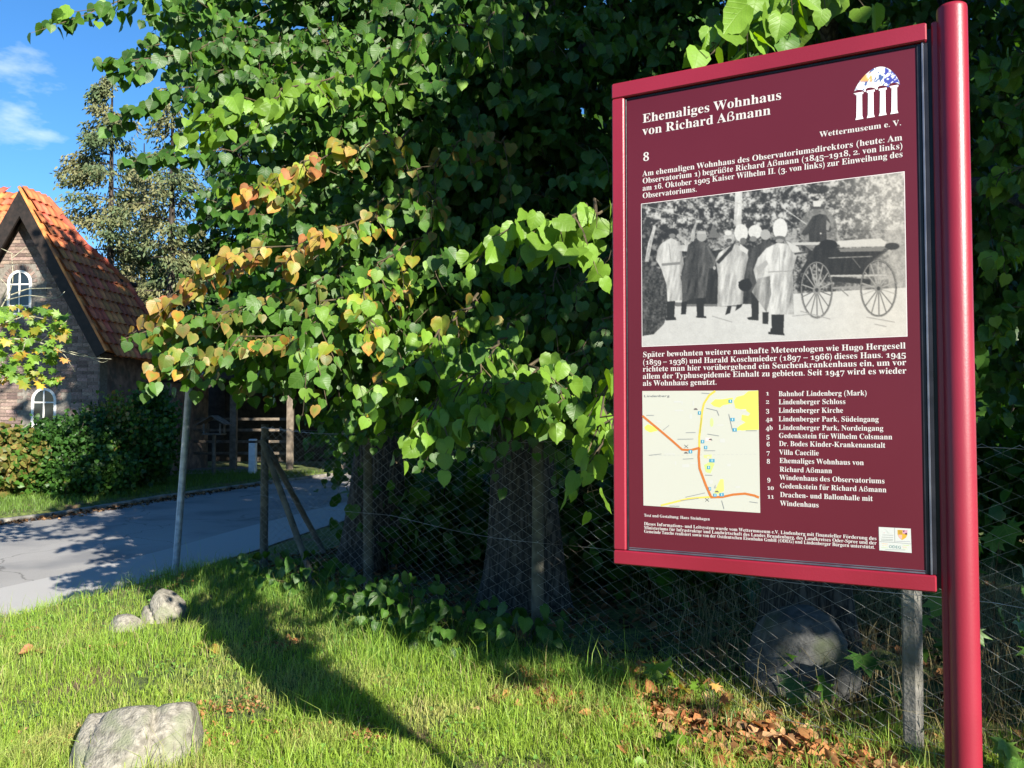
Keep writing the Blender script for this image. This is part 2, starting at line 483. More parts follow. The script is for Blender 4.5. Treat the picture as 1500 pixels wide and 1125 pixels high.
def hgt(x, y):
    x = np.asarray(x, float); y = np.asarray(y, float)
    near = seg_sd(x, y, NEAR)            # >0 on our side
    far = -seg_sd(x, y, FAR)             # >0 beyond the road
    def prof(d):
        s = np.clip((d + .02) / .35, 0, 1); s = s * s * (3 - 2 * s)
        return -.05 + .085 * s + .02 * wob(x, y) * s * np.clip(d, 0, 1)
    def prof2(d):
        s = np.clip((d - .10) / .06, 0, 1)
        return -.05 + .135 * s + .02 * wob(x, y) * np.clip(d - .3, 0, 1)
    return np.where(near > -.02, prof(near), np.where(far > 0.0, prof2(far), -.05))

xs = np.unique(np.concatenate([np.linspace(-500, -30, 14), np.linspace(-30, -12, 25), np.arange(-12, 6, .12), np.linspace(6, 30, 25), np.linspace(30, 500, 14)]))
ys = np.unique(np.concatenate([np.linspace(-500, -10, 14), np.linspace(-10, 2, 25), np.arange(2, 24, .12), np.linspace(24, 60, 25), np.linspace(60, 900, 16)]))
X, Y = np.meshgrid(xs, ys)
Z = hgt(X, Y)
nx, ny = len(xs), len(ys)
ii = (np.arange(ny - 1)[:, None] * nx + np.arange(nx - 1)[None, :]).ravel()
gf = np.stack([ii, ii + 1, ii + nx + 1, ii + nx], 1)
g = obj("ground", np.stack([X.ravel(), Y.ravel(), Z.ravel()], 1), gf, M['ground'], smooth=True)
tag(g, kind='structure')

def resample(line, n):
    d = np.r_[0, np.cumsum(np.hypot(*np.diff(line, axis=0).T))]
    t = np.linspace(0, d[-1], n)
    return np.stack([np.interp(t, d, line[:, 0]), np.interp(t, d, line[:, 1])], 1)

def strip(A, B, z, name, mat, parent=None):
    n = len(A)
    v = np.concatenate([np.c_[A, np.full(n, z)], np.c_[B, np.full(n, z)]])
    f = np.array([(i, i + 1, n + i + 1, n + i) for i in range(n - 1)])[:, ::-1]
    return obj(name, v, f, mat, parent)

NA, FA = resample(NEAR, 120), resample(FAR, 120)
def offs(L, d):
    t = unit(np.gradient(L, axis=0)); nrm = np.stack([t[:, 1], -t[:, 0]], 1)
    return L + nrm * d
road = strip(offs(NA, .12), offs(FA, -.12), -.004, "road", M['asphalt'])
tag(road, kind='structure')
pt = strip(offs(NA, .11), offs(NA, -.95), .0, "road_edge_strip", M['patch'])
tag(pt, kind='structure')
# kerb stones on the far side, one by one
kerb = bpy.data.objects.new("kerb", None); C.objects.link(kerb); kerb.location = (-7, 13, 0)
tag(kerb, kind='structure')
kmb = MB(); kmb.box((-.485, -.06, -.12), (.485, .06, .055), .012)
kme = mesh_data("kerb_stone", np.concatenate(kmb.v), kmb.f, M['kerb'])
kl = resample(FAR, 2000); dd = np.r_[0, np.cumsum(np.hypot(*np.diff(kl, axis=0).T))]
s = 26.0
while s < 80:
    a = np.array([np.interp(s, dd, kl[:, 0]), np.interp(s, dd, kl[:, 1])]); b = np.array([np.interp(s + 1, dd, kl[:, 0]), np.interp(s + 1, dd, kl[:, 1])])
    mid = (a + b) / 2; ang = math.atan2(b[1] - a[1], b[0] - a[0])
    inst("kerb_stone", kme, Matrix.Translation((mid[0], mid[1], random.uniform(-.012, .008))) @ Matrix.Rotation(ang + random.uniform(-.015, .015), 4, 'Z') @ Matrix.Rotation(random.uniform(-.03, .03), 4, 'X'), kerb)
    s += 1.0

# driveway strip behind the far verge
drv = strip(np.array([(-8.9, 19.6), (-8.0, 20.4), (-6.5, 21.4)]), np.array([(-10.2, 21.3), (-9.2, 22.2), (-7.6, 23.4)]), .12, "driveway", M['asphalt'])
tag(drv, kind='structure')

# ------------------------------------------------------------------ the information board
BR = unit(np.array([.885, -.466, 0]))           # along the board, to the right
BN = unit(np.array([-.466, -.885, 0]))          # out of its face
UPV = np.array([0, 0, 1.0])
B0 = P(1357, 32, 1.81)                          # top right corner of the frame face
post_c = B0 + BR * .050 - BN * .020
board = thing("information_board", "tall crimson framed information board with small map and old photograph on a round crimson post",
              "information board", (post_c[0], post_c[1], 0))

def BPt(px, py, off=0.0):
    """point on the board, off metres in front of the frame face"""
    return on_plane(px, py, B0 + BN * off, BN)
def bcoord(p):
    d = p - B0
    return np.array([d @ BR, d[2]])
def bpos(u, z, off):
    return B0 + BR * u + UPV * z + BN * off
REC = -.012                                     # the printed panel sits behind the frame face

cTL, cBL, cBR = bcoord(BPt(896, 123)), bcoord(BPt(898, 826)), bcoord(BPt(1366, 868))
U0 = (cTL[0] + cBL[0]) / 2
ZT, ZB = (cTL[1]) / 2, (cBL[1] + cBR[1]) / 2
iTL, iBL = bcoord(BPt(919, 146)), bcoord(BPt(917, 804))
FW = .034
def rail(name, u0, u1, z0, z1, parent, off0=-.045, off1=0.0, bev=.003, mat='red_paint'):
    mb = MB()
    c = bpos((u0 + u1) / 2, (z0 + z1) / 2, (off0 + off1) / 2)
    mb.obox(c, BR, BN, UPV, abs(u1 - u0), abs(off1 - off0), abs(z1 - z0), bev)
    return mb.build(name, M[mat], parent)
ZTi, ZBi = ZT - .041, ZB + .036
rail("frame_rail", U0, 0.0, ZTi, ZT, board)
rail("frame_rail", U0, 0.0, ZB, ZBi, board)
rail("frame_stile", U0 + .0005, U0 + FW, ZBi + .0005, ZTi - .0005, board)
rail("frame_stile", -.004, .022, ZB + .004, ZT - .004, board, -.043, -.028, mat='black_rubber')
rail("gasket", U0 + FW + .0005, U0 + FW + .004, ZBi + .001, ZTi - .001, board, -.03, -.008, .0005, 'black_rubber')
rail("gasket", U0 + FW + .005, -.022, ZTi - .006, ZTi - .001, board, -.03, -.010, .0005, 'black_rubber')
rail("seal_strip", U0 + FW + .005, -.022, ZBi + .001, ZBi + .0045, board, -.03, -.0085, .0005, 'alu')
rail("seal_strip", U0 + FW + .005, -.020, ZBi + .0065, ZBi + .0085, board, -.03, -.0105, .0003, 'alu')
rail("gasket", -.0215, -.0125, ZBi + .001, ZTi - .001, board, -.03, -.010, .0008, 'black_rubber')
rail("seal_strip", -.0115, -.0075, ZBi + .001, ZTi - .001, board, -.03, -.006, .0005, 'alu')
rail("gasket", -.007, .001, ZBi + .001, ZTi - .001, board, -.03, -.012, .0005, 'black_rubber')
panel = rail("panel", U0 + FW + .0045, -.0218, ZBi + .001, ZTi - .001, board, -.030, REC, .0004, 'panel')
rail("back_panel", U0 + .004, -.002, ZB + .004, ZT - .004, board, -.044, -.0305, .001, 'alu')
# post: round tube with a rounded top and a flat channel that carries the board
pm = MB()
top_z = P(1392, 17, 1.83)[2]
pc = post_c
n = 40
a = np.arange(n) / n * 2 * np.pi
prof = [(0.031, -.25), (.031, top_z - .010), (.0297, top_z - .004), (.026, top_z - .001), (.017, top_z)]
v = []
for r, z in prof:
    v += [(pc[0] + r * math.cos(t), pc[1] + r * math.sin(t), z) for t in a]
v.append((pc[0], pc[1], top_z + .0005))
f = []
for k in range(len(prof) - 1):
    for i in range(n):
        j = (i + 1) % n
        f.append((k * n + i, k * n + j, (k + 1) * n + j, (k + 1) * n + i))
for i in range(n):
    f.append(((len(prof) - 1) * n + i, (len(prof) - 1) * n + (i + 1) % n, len(v) - 1))
pm.add(v, f)
pm.build("post", M['red_paint'], board, smooth=True)
cm = MB()
cm.obox(np.array([pc[0], pc[1], (top_z - .02) / 2 - .1]) - BR * .030 - BN * .006, BR, BN, UPV, .022, .030, top_z + .16, .003)
cm.build("mounting_channel", M['red_paint'], board)
for zz in (ZT - .16, ZB + .16):
    b_ = MB(); b_.obox(bpos(.012, zz, -.037), BR, BN, UPV, .03, .012, .05, .002)
    b_.build("bracket", M['alu'], board)

# ---- lettering: glyph outlines of a bold serif face, laid out line by line
_gc = {}
def _font_mesh(s):
    c = bpy.data.curves.new("glyph", "FONT"); c.body = s; c.resolution_u = 3
    o = bpy.data.objects.new("glyph", c); C.objects.link(o)
    dg = bpy.context.evaluated_depsgraph_get()
    me = bpy.data.meshes.new_from_object(o.evaluated_get(dg))
    me.calc_loop_triangles()
    v = np.array([w.co[:2] for w in me.vertices], float).reshape(-1, 2)
    t = np.array([tuple(q.vertices) for q in me.loop_triangles], int).reshape(-1, 3)
    bpy.data.objects.remove(o); bpy.data.curves.remove(c); bpy.data.meshes.remove(me)
    return v, t
def serif(ch):
    if 'A' <= ch <= 'Z': return chr(0x1D400 + ord(ch) - 65)
    if 'a' <= ch <= 'z': return chr(0x1D41A + ord(ch) - 97)
    if '0' <= ch <= '9': return chr(0x1D7CE + ord(ch) - 48)
    return ch
def glyph(ch, sans=False):
    key = (ch, sans)
    if key in _gc: return _gc[key]
    if ch in 'äöü':
        v, t, adv = glyph({'ä': 'a', 'ö': 'o', 'ü': 'u'}[ch], sans)
        dv, dt, _ = glyph('.', sans)
        dv = dv - dv.mean(0)
        cx = (v[:, 0].min() + v[:, 0].max()) / 2
        p = [v]; q = [t]; n_ = len(v)
        for sx in (-.11, .11):
            p.append(dv * .95 + (cx + sx, .63)); q.append(dt + n_); n_ += len(dv)
        _gc[key] = (np.concatenate(p), np.concatenate(q), adv); return _gc[key]
    if ch == 'ß' and not sans:
        v, t = _font_mesh("\U0001D6C3"); v = v.copy(); v[:, 1] = np.maximum(v[:, 1], 0)
    else:
        v, t = _font_mesh(ch if sans else serif(ch))
        if not sans and ch in '.,:-–()': v = v.copy()
    if not sans and ch.isdigit():
        v = v.copy()
        v[:, 1] *= .94
        if ch in '012': v[:, 1] *= .72
        elif ch in '34579': v[:, 1] -= .19
    adv = v[:, 0].max() + max(v[:, 0].min(), .01)
    _gc[key] = (v, t, adv); return _gc[key]

def text_line(s, A, B, cap, maxk=1.16, sans=False, center=False):
    """A, B: board coordinates of the ends of the base line. returns 2-D verts (board u, z) and triangles"""
    W = B[0] - A[0]; sy = cap / (.73 if sans else .694)
    z0 = (A[1] + B[1]) / 2
    nat = sum(glyph(c, sans)[2] for c in s if c != ' '); ns = s.count(' ')
    sx = min(sy * maxk, (W / (nat + .26 * ns)))
    sp = (W - nat * sx) / ns if ns else 0
    if not ns:
        sx = W / nat
    V, T, n_, x = [], [], 0, A[0]
    for c in s:
        if c == ' ':
            x += sp; continue
        v, t, adv = glyph(c, sans)
        V.append(np.c_[x + v[:, 0] * sx, z0 + v[:, 1] * sy]); T.append(t + n_); n_ += len(v)
        x += adv * sx
    return np.concatenate(V), np.concatenate(T)

class Print2D:
    """flat print: coloured shapes in board coordinates, each layer a hair in front of the last"""
    def __init__(s, off0):
        s.v, s.f, s.c, s.n, s.off = [], [], [], 0, off0
    def raw(s, uv, faces, col, lift=0.0):
        uv = np.asarray(uv, float)
        s.v.append(np.array([bpos(u, z, s.off + lift) for u, z in uv]))
        s.f += [[i + s.n for i in q] for q in faces]
        s.c.append(np.tile(col, (len(uv), 1)) if np.ndim(col) == 1 else np.asarray(col))
        s.n += len(uv)
    def poly_px(s, pts, col, lift=0.0):
        s.raw([bcoord(BPt(x, y, REC)) for x, y in pts], [list(range(len(pts)))], col, lift)
    def line_px(s, pts, w, col, lift=0.0):
        p = np.array([bcoord(BPt(x, y, REC)) for x, y in pts]); t = unit(np.gradient(p, axis=0)); nn = np.c_[-t[:, 1], t[:, 0]] * w / 2
        m = len(p)
        s.raw(np.r_[p + nn, p - nn], [(i, i + 1, m + i + 1, m + i) for i in range(m - 1)], col, lift)
    def disc_px(s, c, rx, ry, col, lift=0.0, n=24, a0=0, a1=2 * math.pi):
        s.poly_px([(c[0] + rx * math.cos(a0 + (a1 - a0) * i / n), c[1] + ry * math.sin(a0 + (a1 - a0) * i / n)) for i in range(n)], col, lift)
    def text(s, txt, a, b, cap, col, lift=0.0, **kw):
        v, t = text_line(txt, bcoord(BPt(*a, REC)), bcoord(BPt(*b, REC)), cap, **kw)
        s.raw(v, t.tolist(), col, lift)
    def build(s, name, parent, mat=None):
        return obj(name, np.concatenate(s.v), s.f, mat or M['print'], parent, col=np.concatenate(s.c))

INK = np.array((.50, .47, .46))
def q1(x, y): return (890 + x / 2.678, y / 2.678)
def q3(x, y): return (920 + x / 3.261, 500 + y / 3.261)
def q5(x, y): return (880 + x / 2.679, 730 + y / 2.679)
L0 = REC + .0004
pr = Print2D(L0)
pr.text("Ehemaliges Wohnhaus", q1(137, 480), q1(684, 392), .0232, INK)
pr.text("von Richard Aßmann", q1(137, 527), q1(641, 453), .0232, INK)
pr.build("heading", panel)
pr = Print2D(L0); pr.text("8", q1(139, 633), q1(164, 629), .0232, INK); pr.build("number", panel)
pr = Print2D(L0)
for t_, a_, b_ in (("Am ehemaligen Wohnhaus des Observatoriumsdirektors (heute: Am", (137, 692), (1157, 550)),
                   ("Observatorium 1) begrüßte Richard Aßmann (1845–1918, 2. von links)", (137, 721), (1157, 582)),
                   ("am 16. Oktober 1905 Kaiser Wilhelm II. (3. von links) zur Einweihung des", (137, 750), (1159, 614)),
                   ("Observatoriums.", (137, 779), (351, 751))):
    pr.text(t_, q1(*a_), q1(*b_), .0142, INK, maxk=1.18)
pr.build("upper_paragraph", panel)
pr = Print2D(L0)
for t_, a_, b_ in (("Später bewohnten weitere namhafte Meteorologen wie Hugo Hergesell", (70, 72), (1327, 38)),
                   ("(1859 – 1938) und Harald Koschmieder (1897 – 1966) dieses Haus. 1945", (70, 108), (1329, 79)),
                   ("richtete man hier vorübergehend ein Seuchenkrankenhaus ein, um vor", (70, 142), (1330, 117)),
                   ("allem der Typhusepidemie Einhalt zu gebieten. Seit 1947 wird es wieder", (70, 176), (1331, 157)),
                   ("als Wohnhaus genutzt.", (70, 211), (425, 208))):
    pr.text(t_, q3(*a_), q3(*b_), .0138, INK, maxk=1.2)
pr.build("lower_paragraph", panel)
pr = Print2D(L0)
for num, nx_, txt, tx, x1, y in (("1", 658, "Bahnhof Lindenberg (Mark)", 719, 1140, 260), ("2", 658, "Lindenberger Schloss", 719, 1040, 300),
                    ("3", 658, "Lindenberger Kirche", 719, 1028, 341), ("4a", 658, "Lindenberger Park, Südeingang", 719, 1198, 383),
                    ("4b", 658, "Lindenberger Park, Nordeingang", 719, 1220, 425), ("5", 660, "Gedenkstein für Wilhelm Colsmann", 720, 1263, 465),
                    ("6", 661, "Dr. Bodes Kinder-Krankenanstalt", 721, 1230, 504), ("7", 661, "Villa Caecilie", 722, 912, 543),
                    ("8", 662, "Ehemaliges Wohnhaus von", 723, 1127, 586), ("", 0, "Richard Aßmann", 724, 975, 626),
                    ("9", 664, "Windenhaus des Observatoriums", 724, 1227, 670), ("10", 664, "Gedenkstein für Richard Aßmann", 725, 1235, 711),
                    ("11", 665, "Drachen- und Ballonhalle mit", 726, 1170, 753), ("", 0, "Windenhaus", 727, 912, 789)):
    sl_ = .012 * max(0, (y - 340)) / 100
    pr.text(txt, q3(tx, y - (x1 - tx) * sl_ / 2), q3(x1, y + (x1 - tx) * sl_ / 2), .0120, INK, maxk=1.25)
    if num:
        wn_ = {1: 17, 2: 33}[len(num)]
        pr.text(num, q3(nx_, y - 2), q3(nx_ + wn_, y - 2), .0113, INK, maxk=1.3)
pr.build("place_list", panel)
pr = Print2D(L0)
pr.text("Text und Gestaltung: Hans Steinhagen", q5(170, 71), q5(428, 87), .0072, INK)
for t_, a_, b_ in (("Dieses Informations- und Leitsystem wurde vom Wettermuseum e.V. Lindenberg mit finanzieller Förderung des", (170, 103), (1083, 166)),
                   ("Ministeriums für Infrastruktur und Landwirtschaft des Landes Brandenburg, des Landkreises Oder-Spree und der", (170, 118), (1083, 184)),
                   ("Gemeinde Tauche realisiert sowie von der Ostdeutschen Eisenbahn GmbH (ODEG) und Lindenberger Bürgern unterstützt.", (170, 133), (1077, 200))):
    pr.text(t_, q5(*a_), q5(*b_), .0080, INK, maxk=1.3)
pr.build("imprint", panel)

# ---- museum emblem: half globe over four columns
pr = Print2D(L0)
pr.text("Wettermuseum e. V.", q1(832, 538), q1(1153, 491), .0130, INK)
def q6(x, y): return (1240 + x / 11.24, 90 + y / 11.24)
# globe as a small grid of coloured cells
def vnoise(x, y, seed=0):
    r_ = np.random.default_rng(seed).random((64, 64))
    xi, yi = np.floor(x).astype(int), np.floor(y).astype(int)
    fx, fy = x - xi, y - yi; fx = fx * fx * (3 - 2 * fx); fy = fy * fy * (3 - 2 * fy)
    g_ = lambda a, b: r_[a % 64, b % 64]
    return (g_(xi, yi) * (1 - fx) + g_(xi + 1, yi) * fx) * (1 - fy) + (g_(xi, yi + 1) * (1 - fx) + g_(xi + 1, yi + 1) * fx) * fy
def fbm(x, y, seed=0, o=4):
    s_, a_, t_ = 0, .5, 0
    for k in range(o):
        s_ = s_ + a_ * vnoise(x * 2 ** k, y * 2 ** k, seed + k); t_ += a_; a_ *= .55
    return s_ / t_
gn, gr = 44, 16
gv, gcx = [], []
for j in range(gr + 1):
    for i in range(gn + 1):
        tt = math.pi * i / gn
        base = (120 + 760 * i / gn, 540 - 155 * i / gn)
        topy = base[1] - 345 * math.sin(tt) ** .62 * (1 - .06 * math.cos(tt)) - 20 * math.sin(tt)
        y_ = base[1] + (topy - base[1]) * j / gr
        x_ = base[0]
        gv.append(q6(x_, y_))
        w_ = fbm(np.array(x_ / 95.), np.array(y_ / 60.), 5); q_ = fbm(np.array(x_ / 40.), np.array(y_ / 30.), 9)
        c_ = np.array((.06, .10, .26)) if w_ < .5 else np.array((.70, .72, .74))
        if 230 < x_ < 420 and 190 < y_ < 330: c_ = np.array((.62, .30, .10)) * (.7 + .8 * q_)
        if q_ > .58: c_ = np.array((.78, .79, .78))
        if x_ > 620 and q_ < .55: c_ = np.array((.05, .06, .30))
        if y_ > 340 and x_ < 560 and q_ > .4: c_ = np.array((.74, .74, .72))
        gcx.append(c_)
pr.raw([bcoord(BPt(x, y, REC)) for x, y in gv], [(j * (gn + 1) + i, j * (gn + 1) + i + 1, (j + 1) * (gn + 1) + i + 1, (j + 1) * (gn + 1) + i) for j in range(gr) for i in range(gn)], np.array(gcx))
PANC = np.array((.084, .0092, .0185))
for cx, ty, by in ((212, 510, 955), (400, 472, 925), (597, 440, 890), (788, 395, 860)):
    pr.disc_px(q6(cx, ty - 2), 86 / 11.24, 42 / 11.24, PANC, .00012, 20)
    sk = -.17
    def Q(x, y): return q6(cx + x, y + sk * x)
    pr.poly_px([Q(-66, ty), Q(66, ty), Q(64, ty + 36), Q(-64, ty + 36)], (.78, .66, .70), .00024)
    pr.poly_px([Q(-44, ty + 30), Q(44, ty + 30), Q(48, by - 50), Q(-48, by - 50)], (.80, .76, .78), .0003)
    pr.poly_px([Q(-12, ty + 40), Q(12, ty + 40), Q(14, by - 60), Q(-14, by - 60)], (.55, .60, .66), .00042)
    pr.poly_px([Q(-48, by - 52), Q(48, by - 52), Q(66, by), Q(-66, by)], (.80, .70, .73), .00036)
pr.build("museum_emblem", panel)

# ---- sponsors' label
def q7(x, y): return (1280 + x / 18.75, 760 + y / 18.75)
pr = Print2D(L0)
pr.poly_px([q7(135, 222), q7(1015, 270), q7(1040, 938), q7(152, 862)], (.43, .44, .425))
lg = (.16, .18, .18)
pr.line_px([q7(572, 245), q7(580, 640)], .0008, lg, .0001)
pr.line_px([q7(160, 625), q7(600, 650), q7(1030, 690)], .0008, lg, .0001)
pr.poly_px([q7(290, 270), q7(440, 395), q7(400, 400)], (.38, .40, .38), .0001)
pr.poly_px([q7(260, 385), q7(300, 370), q7(300, 395)], (.45, .28, .28), .0001)
for y_ in (440, 500, 555, 590):
    pr.line_px([q7(190 + (y_ % 7) * 8, y_), q7(530 - (y_ % 5) * 18, y_ + 12)], .0010, (.22, .24, .23), .0001)
for y_, x0, x1, c_ in ((680, 220, 380, (.50, .33, .2)), (730, 240, 370, (.48, .46, .25)), (790, 210, 400, (.35, .46, .25)), (720, 800, 970, (.36, .44, .15)), (770, 780, 900, (.50, .32, .17)), (820, 800, 940, (.42, .46, .26)),
                       (845, 320, 860, (.22, .26, .25)), (615, 610, 990, (.25, .25, .28))):
    pr.line_px([q7(x0, y_), q7(x1, y_ + 10)], .0011, c_, .0001)
shield = [(650, 300), (925, 310), (920, 450), (880, 520), (780, 580), (700, 520), (655, 430)]
pr.poly_px([q7(*p) for p in shield], (.45, .27, .03), .0001)
pr.poly_px([q7(790, 305), q7(925, 310), q7(920, 440), q7(790, 400)], (.42, .22, .30), .0002)
pr.poly_px([q7(800, 320), q7(850, 320), q7(825, 370)], (.05, .02, .04), .0003)
pr.poly_px([q7(850, 400), q7(915, 380), q7(915, 435), q7(860, 425)], (.06, .02, .02), .0003)
pr.poly_px([q7(670, 435), q7(780, 440), q7(775, 560), q7(700, 515)], (.60, .30, .26), .0002)
for k in range(4):
    pr.line_px([q7(680 + 25 * k, 310), q7(700 + 25 * k, 430)], .0006, (.35, .20, .04), .0003)
pr.text("ODEG", q7(415, 795), q7(752, 822), .0066, (.06, .17, .16), .0002, sans=True, maxk=1.6)
pr.build("sponsor_label", panel)

# ---- town map
def q4(x, y): return (930 + x / 5.77, 565 + y / 5.77)
pr = Print2D(L0)
PAPER = (.42, .42, .37)
pr.poly_px([q4(63, 45), q4(1043, 40), q4(1060, 1075), q4(73, 1012)], PAPER)
Y1, OR, GR = (.50, .54, .10), (.42, .13, .03), (.50, .52, .50)
pr.poly_px([q4(1043, 42), q4(960, 46), q4(920, 80), q4(860, 95), (q4(835, 130)), q4(850, 190), q4(940, 210), q4(975, 235), q4(960, 255), q4(905, 245), q4(900, 290), q4(935, 310), q4(890, 335), q4(830, 385), q4(960, 375), q4(1047, 372)], Y1, .0001)
pr.poly_px([q4(640, 150), q4(680, 115), q4(740, 115), q4(830, 100), q4(820, 150), q4(745, 165), q4(720, 185), q4(670, 175)], Y1, .0001)
pr.poly_px([q4(80, 350), q4(110, 325), q4(160, 345), q4(195, 380), q4(130, 395), q4(90, 375)], Y1, .0001)
pr.disc_px(q4(650, 310), 15 / 5.77, 38 / 5.77, (.42, .48, .2), .0001)
pr.poly_px([q4(580, 585), q4(650, 580), q4(648, 615), q4(585, 612)], (.45, .47, .2), .0001)
pr.poly_px([q4(585, 670), q4(640, 640), q4(675, 660), q4(640, 740), q4(600, 730)], (.42, .50, .16), .0001)
pr.poly_px([q4(722, 790), q4(750, 790), q4(755, 890), q4(725, 905), q4(660, 935), q4(680, 880)], (.48, .50, .15), .0001)
for (x, y, w_, h_) in ((330, 130, 60, 12), (340, 205, 70, 10), (465, 240, 18, 40), (490, 130, 10, 40), (395, 130, 8, 30), (250, 575, 90, 6), (400, 665, 60, 24), (340, 640, 10, 30), (690, 330, 60, 8), (720, 450, 40, 30), (630, 800, 30, 30), (780, 660, 30, 20), (850, 850, 40, 14), (900, 200, 40, 14), (180, 300, 40, 10), (470, 650, 60, 10), (860, 380, 40, 8), (610, 600, 20, 8)):
    pr.poly_px([q4(x, y), q4(x + w_, y - 3), q4(x + w_ + 2, y + h_), q4(x, y + h_)], (.43, .43, .41), .00012)
for k in range(24):
    pr.line_px([q4(130 + 38 * k, 590 - .5 * k), q4(150 + 38 * k, 590 - .5 * k)], .0009, (.36, .36, .35), .00014)
pr.line_px([q4(680, 45), q4(630, 80), q4(585, 150), q4(568, 220), q4(562, 300), q4(545, 430), q4(545, 530)], .0052, (.50, .40, .06), .0002)
pr.line_px([q4(565, 270), q4(552, 400)], .0012, (.25, .28, .08), .0004)
pr.line_px([q4(220, 1012), q4(330, 985), q4(450, 955), q4(560, 945), q4(650, 940)], .0046, (.52, .42, .09), .0002)
pr.line_px([q4(65, 255), q4(180, 350), q4(310, 460), q4(400, 540), q4(470, 545), q4(548, 525)], .0056, OR, .0003)
pr.line_px([q4(545, 525), q4(540, 600), q4(548, 700), q4(600, 840), q4(645, 940)], .0060, OR, .0003)
pr.line_px([q4(640, 943), q4(740, 940), q4(830, 920), q4(930, 912), q4(1010, 928), q4(1050, 945)], .0056, OR, .0003)
for x0, y0, x1, y1 in ((565, 62, 632, 66), (605, 190, 695, 210), (695, 210, 712, 252), (795, 240, 825, 370), (100, 250, 162, 250), (240, 375, 290, 335), (432, 397, 515, 395), (362, 452, 495, 450), (615, 408, 712, 424), (120, 588, 225, 576), (408, 620, 495, 616), (585, 549, 680, 549), (595, 755, 655, 757), (430, 942, 595, 905), (385, 972, 540, 952), (295, 1016, 378, 1018), (970, 980, 1040, 990), (940, 380, 1032, 380), (735, 970, 755, 1042)):
    pr.line_px([q4(x0, y0), q4(x1, y1)], .0014, (.20, .21, .22), .00045)
for cx, cy, w_ in ((548, 229, 26), (808, 130, 30), (826, 285, 36), (845, 372, 36), (574, 471, 28), (600, 521, 26), (471, 556, 30), (653, 632, 44), (625, 690, 26), (635, 870, 20), (678, 924, 26), (735, 920, 36)):
    pr.poly_px([q4(cx - w_ / 2, cy - 13), q4(cx + w_ / 2, cy - 13), q4(cx + w_ / 2, cy + 15), q4(cx - w_ / 2, cy + 15)], (.06, .24, .36), .0005)
    pr.line_px([q4(cx, cy - 8), q4(cx, cy + 9)], .0011, (.75, .78, .78), .0006)
for cx, cy in ((435, 513), (612, 965)):
    pr.line_px([q4(cx - 16, cy - 14), q4(cx + 16, cy + 14)], .0009, (.06, .06, .06), .0005)
    pr.line_px([q4(cx + 16, cy - 14), q4(cx - 16, cy + 14)], .0009, (.06, .06, .06), .00055)
for cx, cy in ((516, 198), (434, 567), (695, 895), (640, 455)):
    pr.poly_px([q4(cx - 18, cy + 5), q4(cx - 10, cy - 8), q4(cx + 6, cy - 8), q4(cx + 18, cy + 6)], (.12, .10, .10), .0005)
pr.poly_px([q4(670, 865), q4(682, 835), q4(692, 865)], (.32, .32, .30), .0005)
pr.poly_px([q4(596, 440), q4(640, 440), q4(640, 468), q4(596, 468)], (.70, .50, .48), .0004)
pr.text("Lindenberg", q4(78, 96), q4(295, 94), .0058, (.16, .16, .17), .0005, sans=True, maxk=1.4)
pr.build("town_map", panel)

# ---- the old photograph: a fine grid of toned cells
QC = [(70, 203), (1377, 40), (1392, 860), (70, 910)]
def q2(x, y): return (920 + x / 3.409, 240 + y / 3.409)
bc = [bcoord(BPt(*q2(*p), REC)) for p in QC]
u0_, u1_ = (bc[0][0] + bc[3][0]) / 2, (bc[1][0] + bc[2][0]) / 2
zt_, zb_ = (bc[0][1] + bc[1][1]) / 2, (bc[2][1] + bc[3][1]) / 2
GW, GH = 400, 252
SSN = 2
uu = np.linspace(u0_, u1_, GW * SSN); zz = np.linspace(zt_, zb_, GH * SSN)
UU, ZZ = np.meshgrid(uu, zz)
W3 = B0 + BN * REC + UU[..., None] * BR + ZZ[..., None] * UPV
PX, PY, _ = project(W3)
CX, CY = (PX - 920) * 3.409, (PY - 240) * 3.409     # working coordinates of the drawing
lum = np.zeros_like(CX); sep = np.zeros_like(CX)
n1 = fbm(CX / 26, CY / 26, 21, 5); n2 = fbm(CX / 8, CY / 8, 31, 3); n3 = fbm(CX / 90, CY / 90, 41, 3)
nf = fbm(CX / 13 + CY / 90, CY / 75, 61, 3)
fol = .10 + .75 * np.clip((n1 - .44) * 3.2 + (n2 - .5) * 1.6 + .1, 0, 1)
rt = np.clip((CX - 960) / 360, 0, 1)
fol = fol * (1 - rt * .75) + rt * (.42 + .42 * n2 + .2 * (n1 - .5))
fol *= np.where(CY > 330, .75, 1.0) * (1 - .35 * np.clip((330 - CX) / 300, 0, 1) * (CY > 300))
fol = np.where((CX > 1300) & (CY > 300), fol * .6 + .3, fol)
hz_y = 690 - (CX - 70) * .055
grd = .80 + .10 * n1 + .06 * (n2 - .5) + .05 * np.clip((CX - 500) / 800, 0, 1)
lum = np.where(CY > hz_y, grd, fol)
sep = np.clip((CX - 800) / 500, 0, 1) * .6 + .25
def inside(pts):
    pts = np.asarray(pts, float); r_ = np.zeros(CX.shape, bool); j = len(pts) - 1
    bb = (CX >= pts[:, 0].min()) & (CX <= pts[:, 0].max()) & (CY >= pts[:, 1].min()) & (CY <= pts[:, 1].max())
    cx_, cy_ = CX[bb], CY[bb]; q_ = np.zeros(cx_.shape, bool)
    for i in range(len(pts)):
        xi, yi, xj, yj = *pts[i], *pts[j]
        if yi != yj:
            q_ ^= ((yi > cy_) != (yj > cy_)) & (cx_ < (xj - xi) * (cy_ - yi) / (yj - yi) + xi)
        j = i
    r_[bb] = q_
    return r_
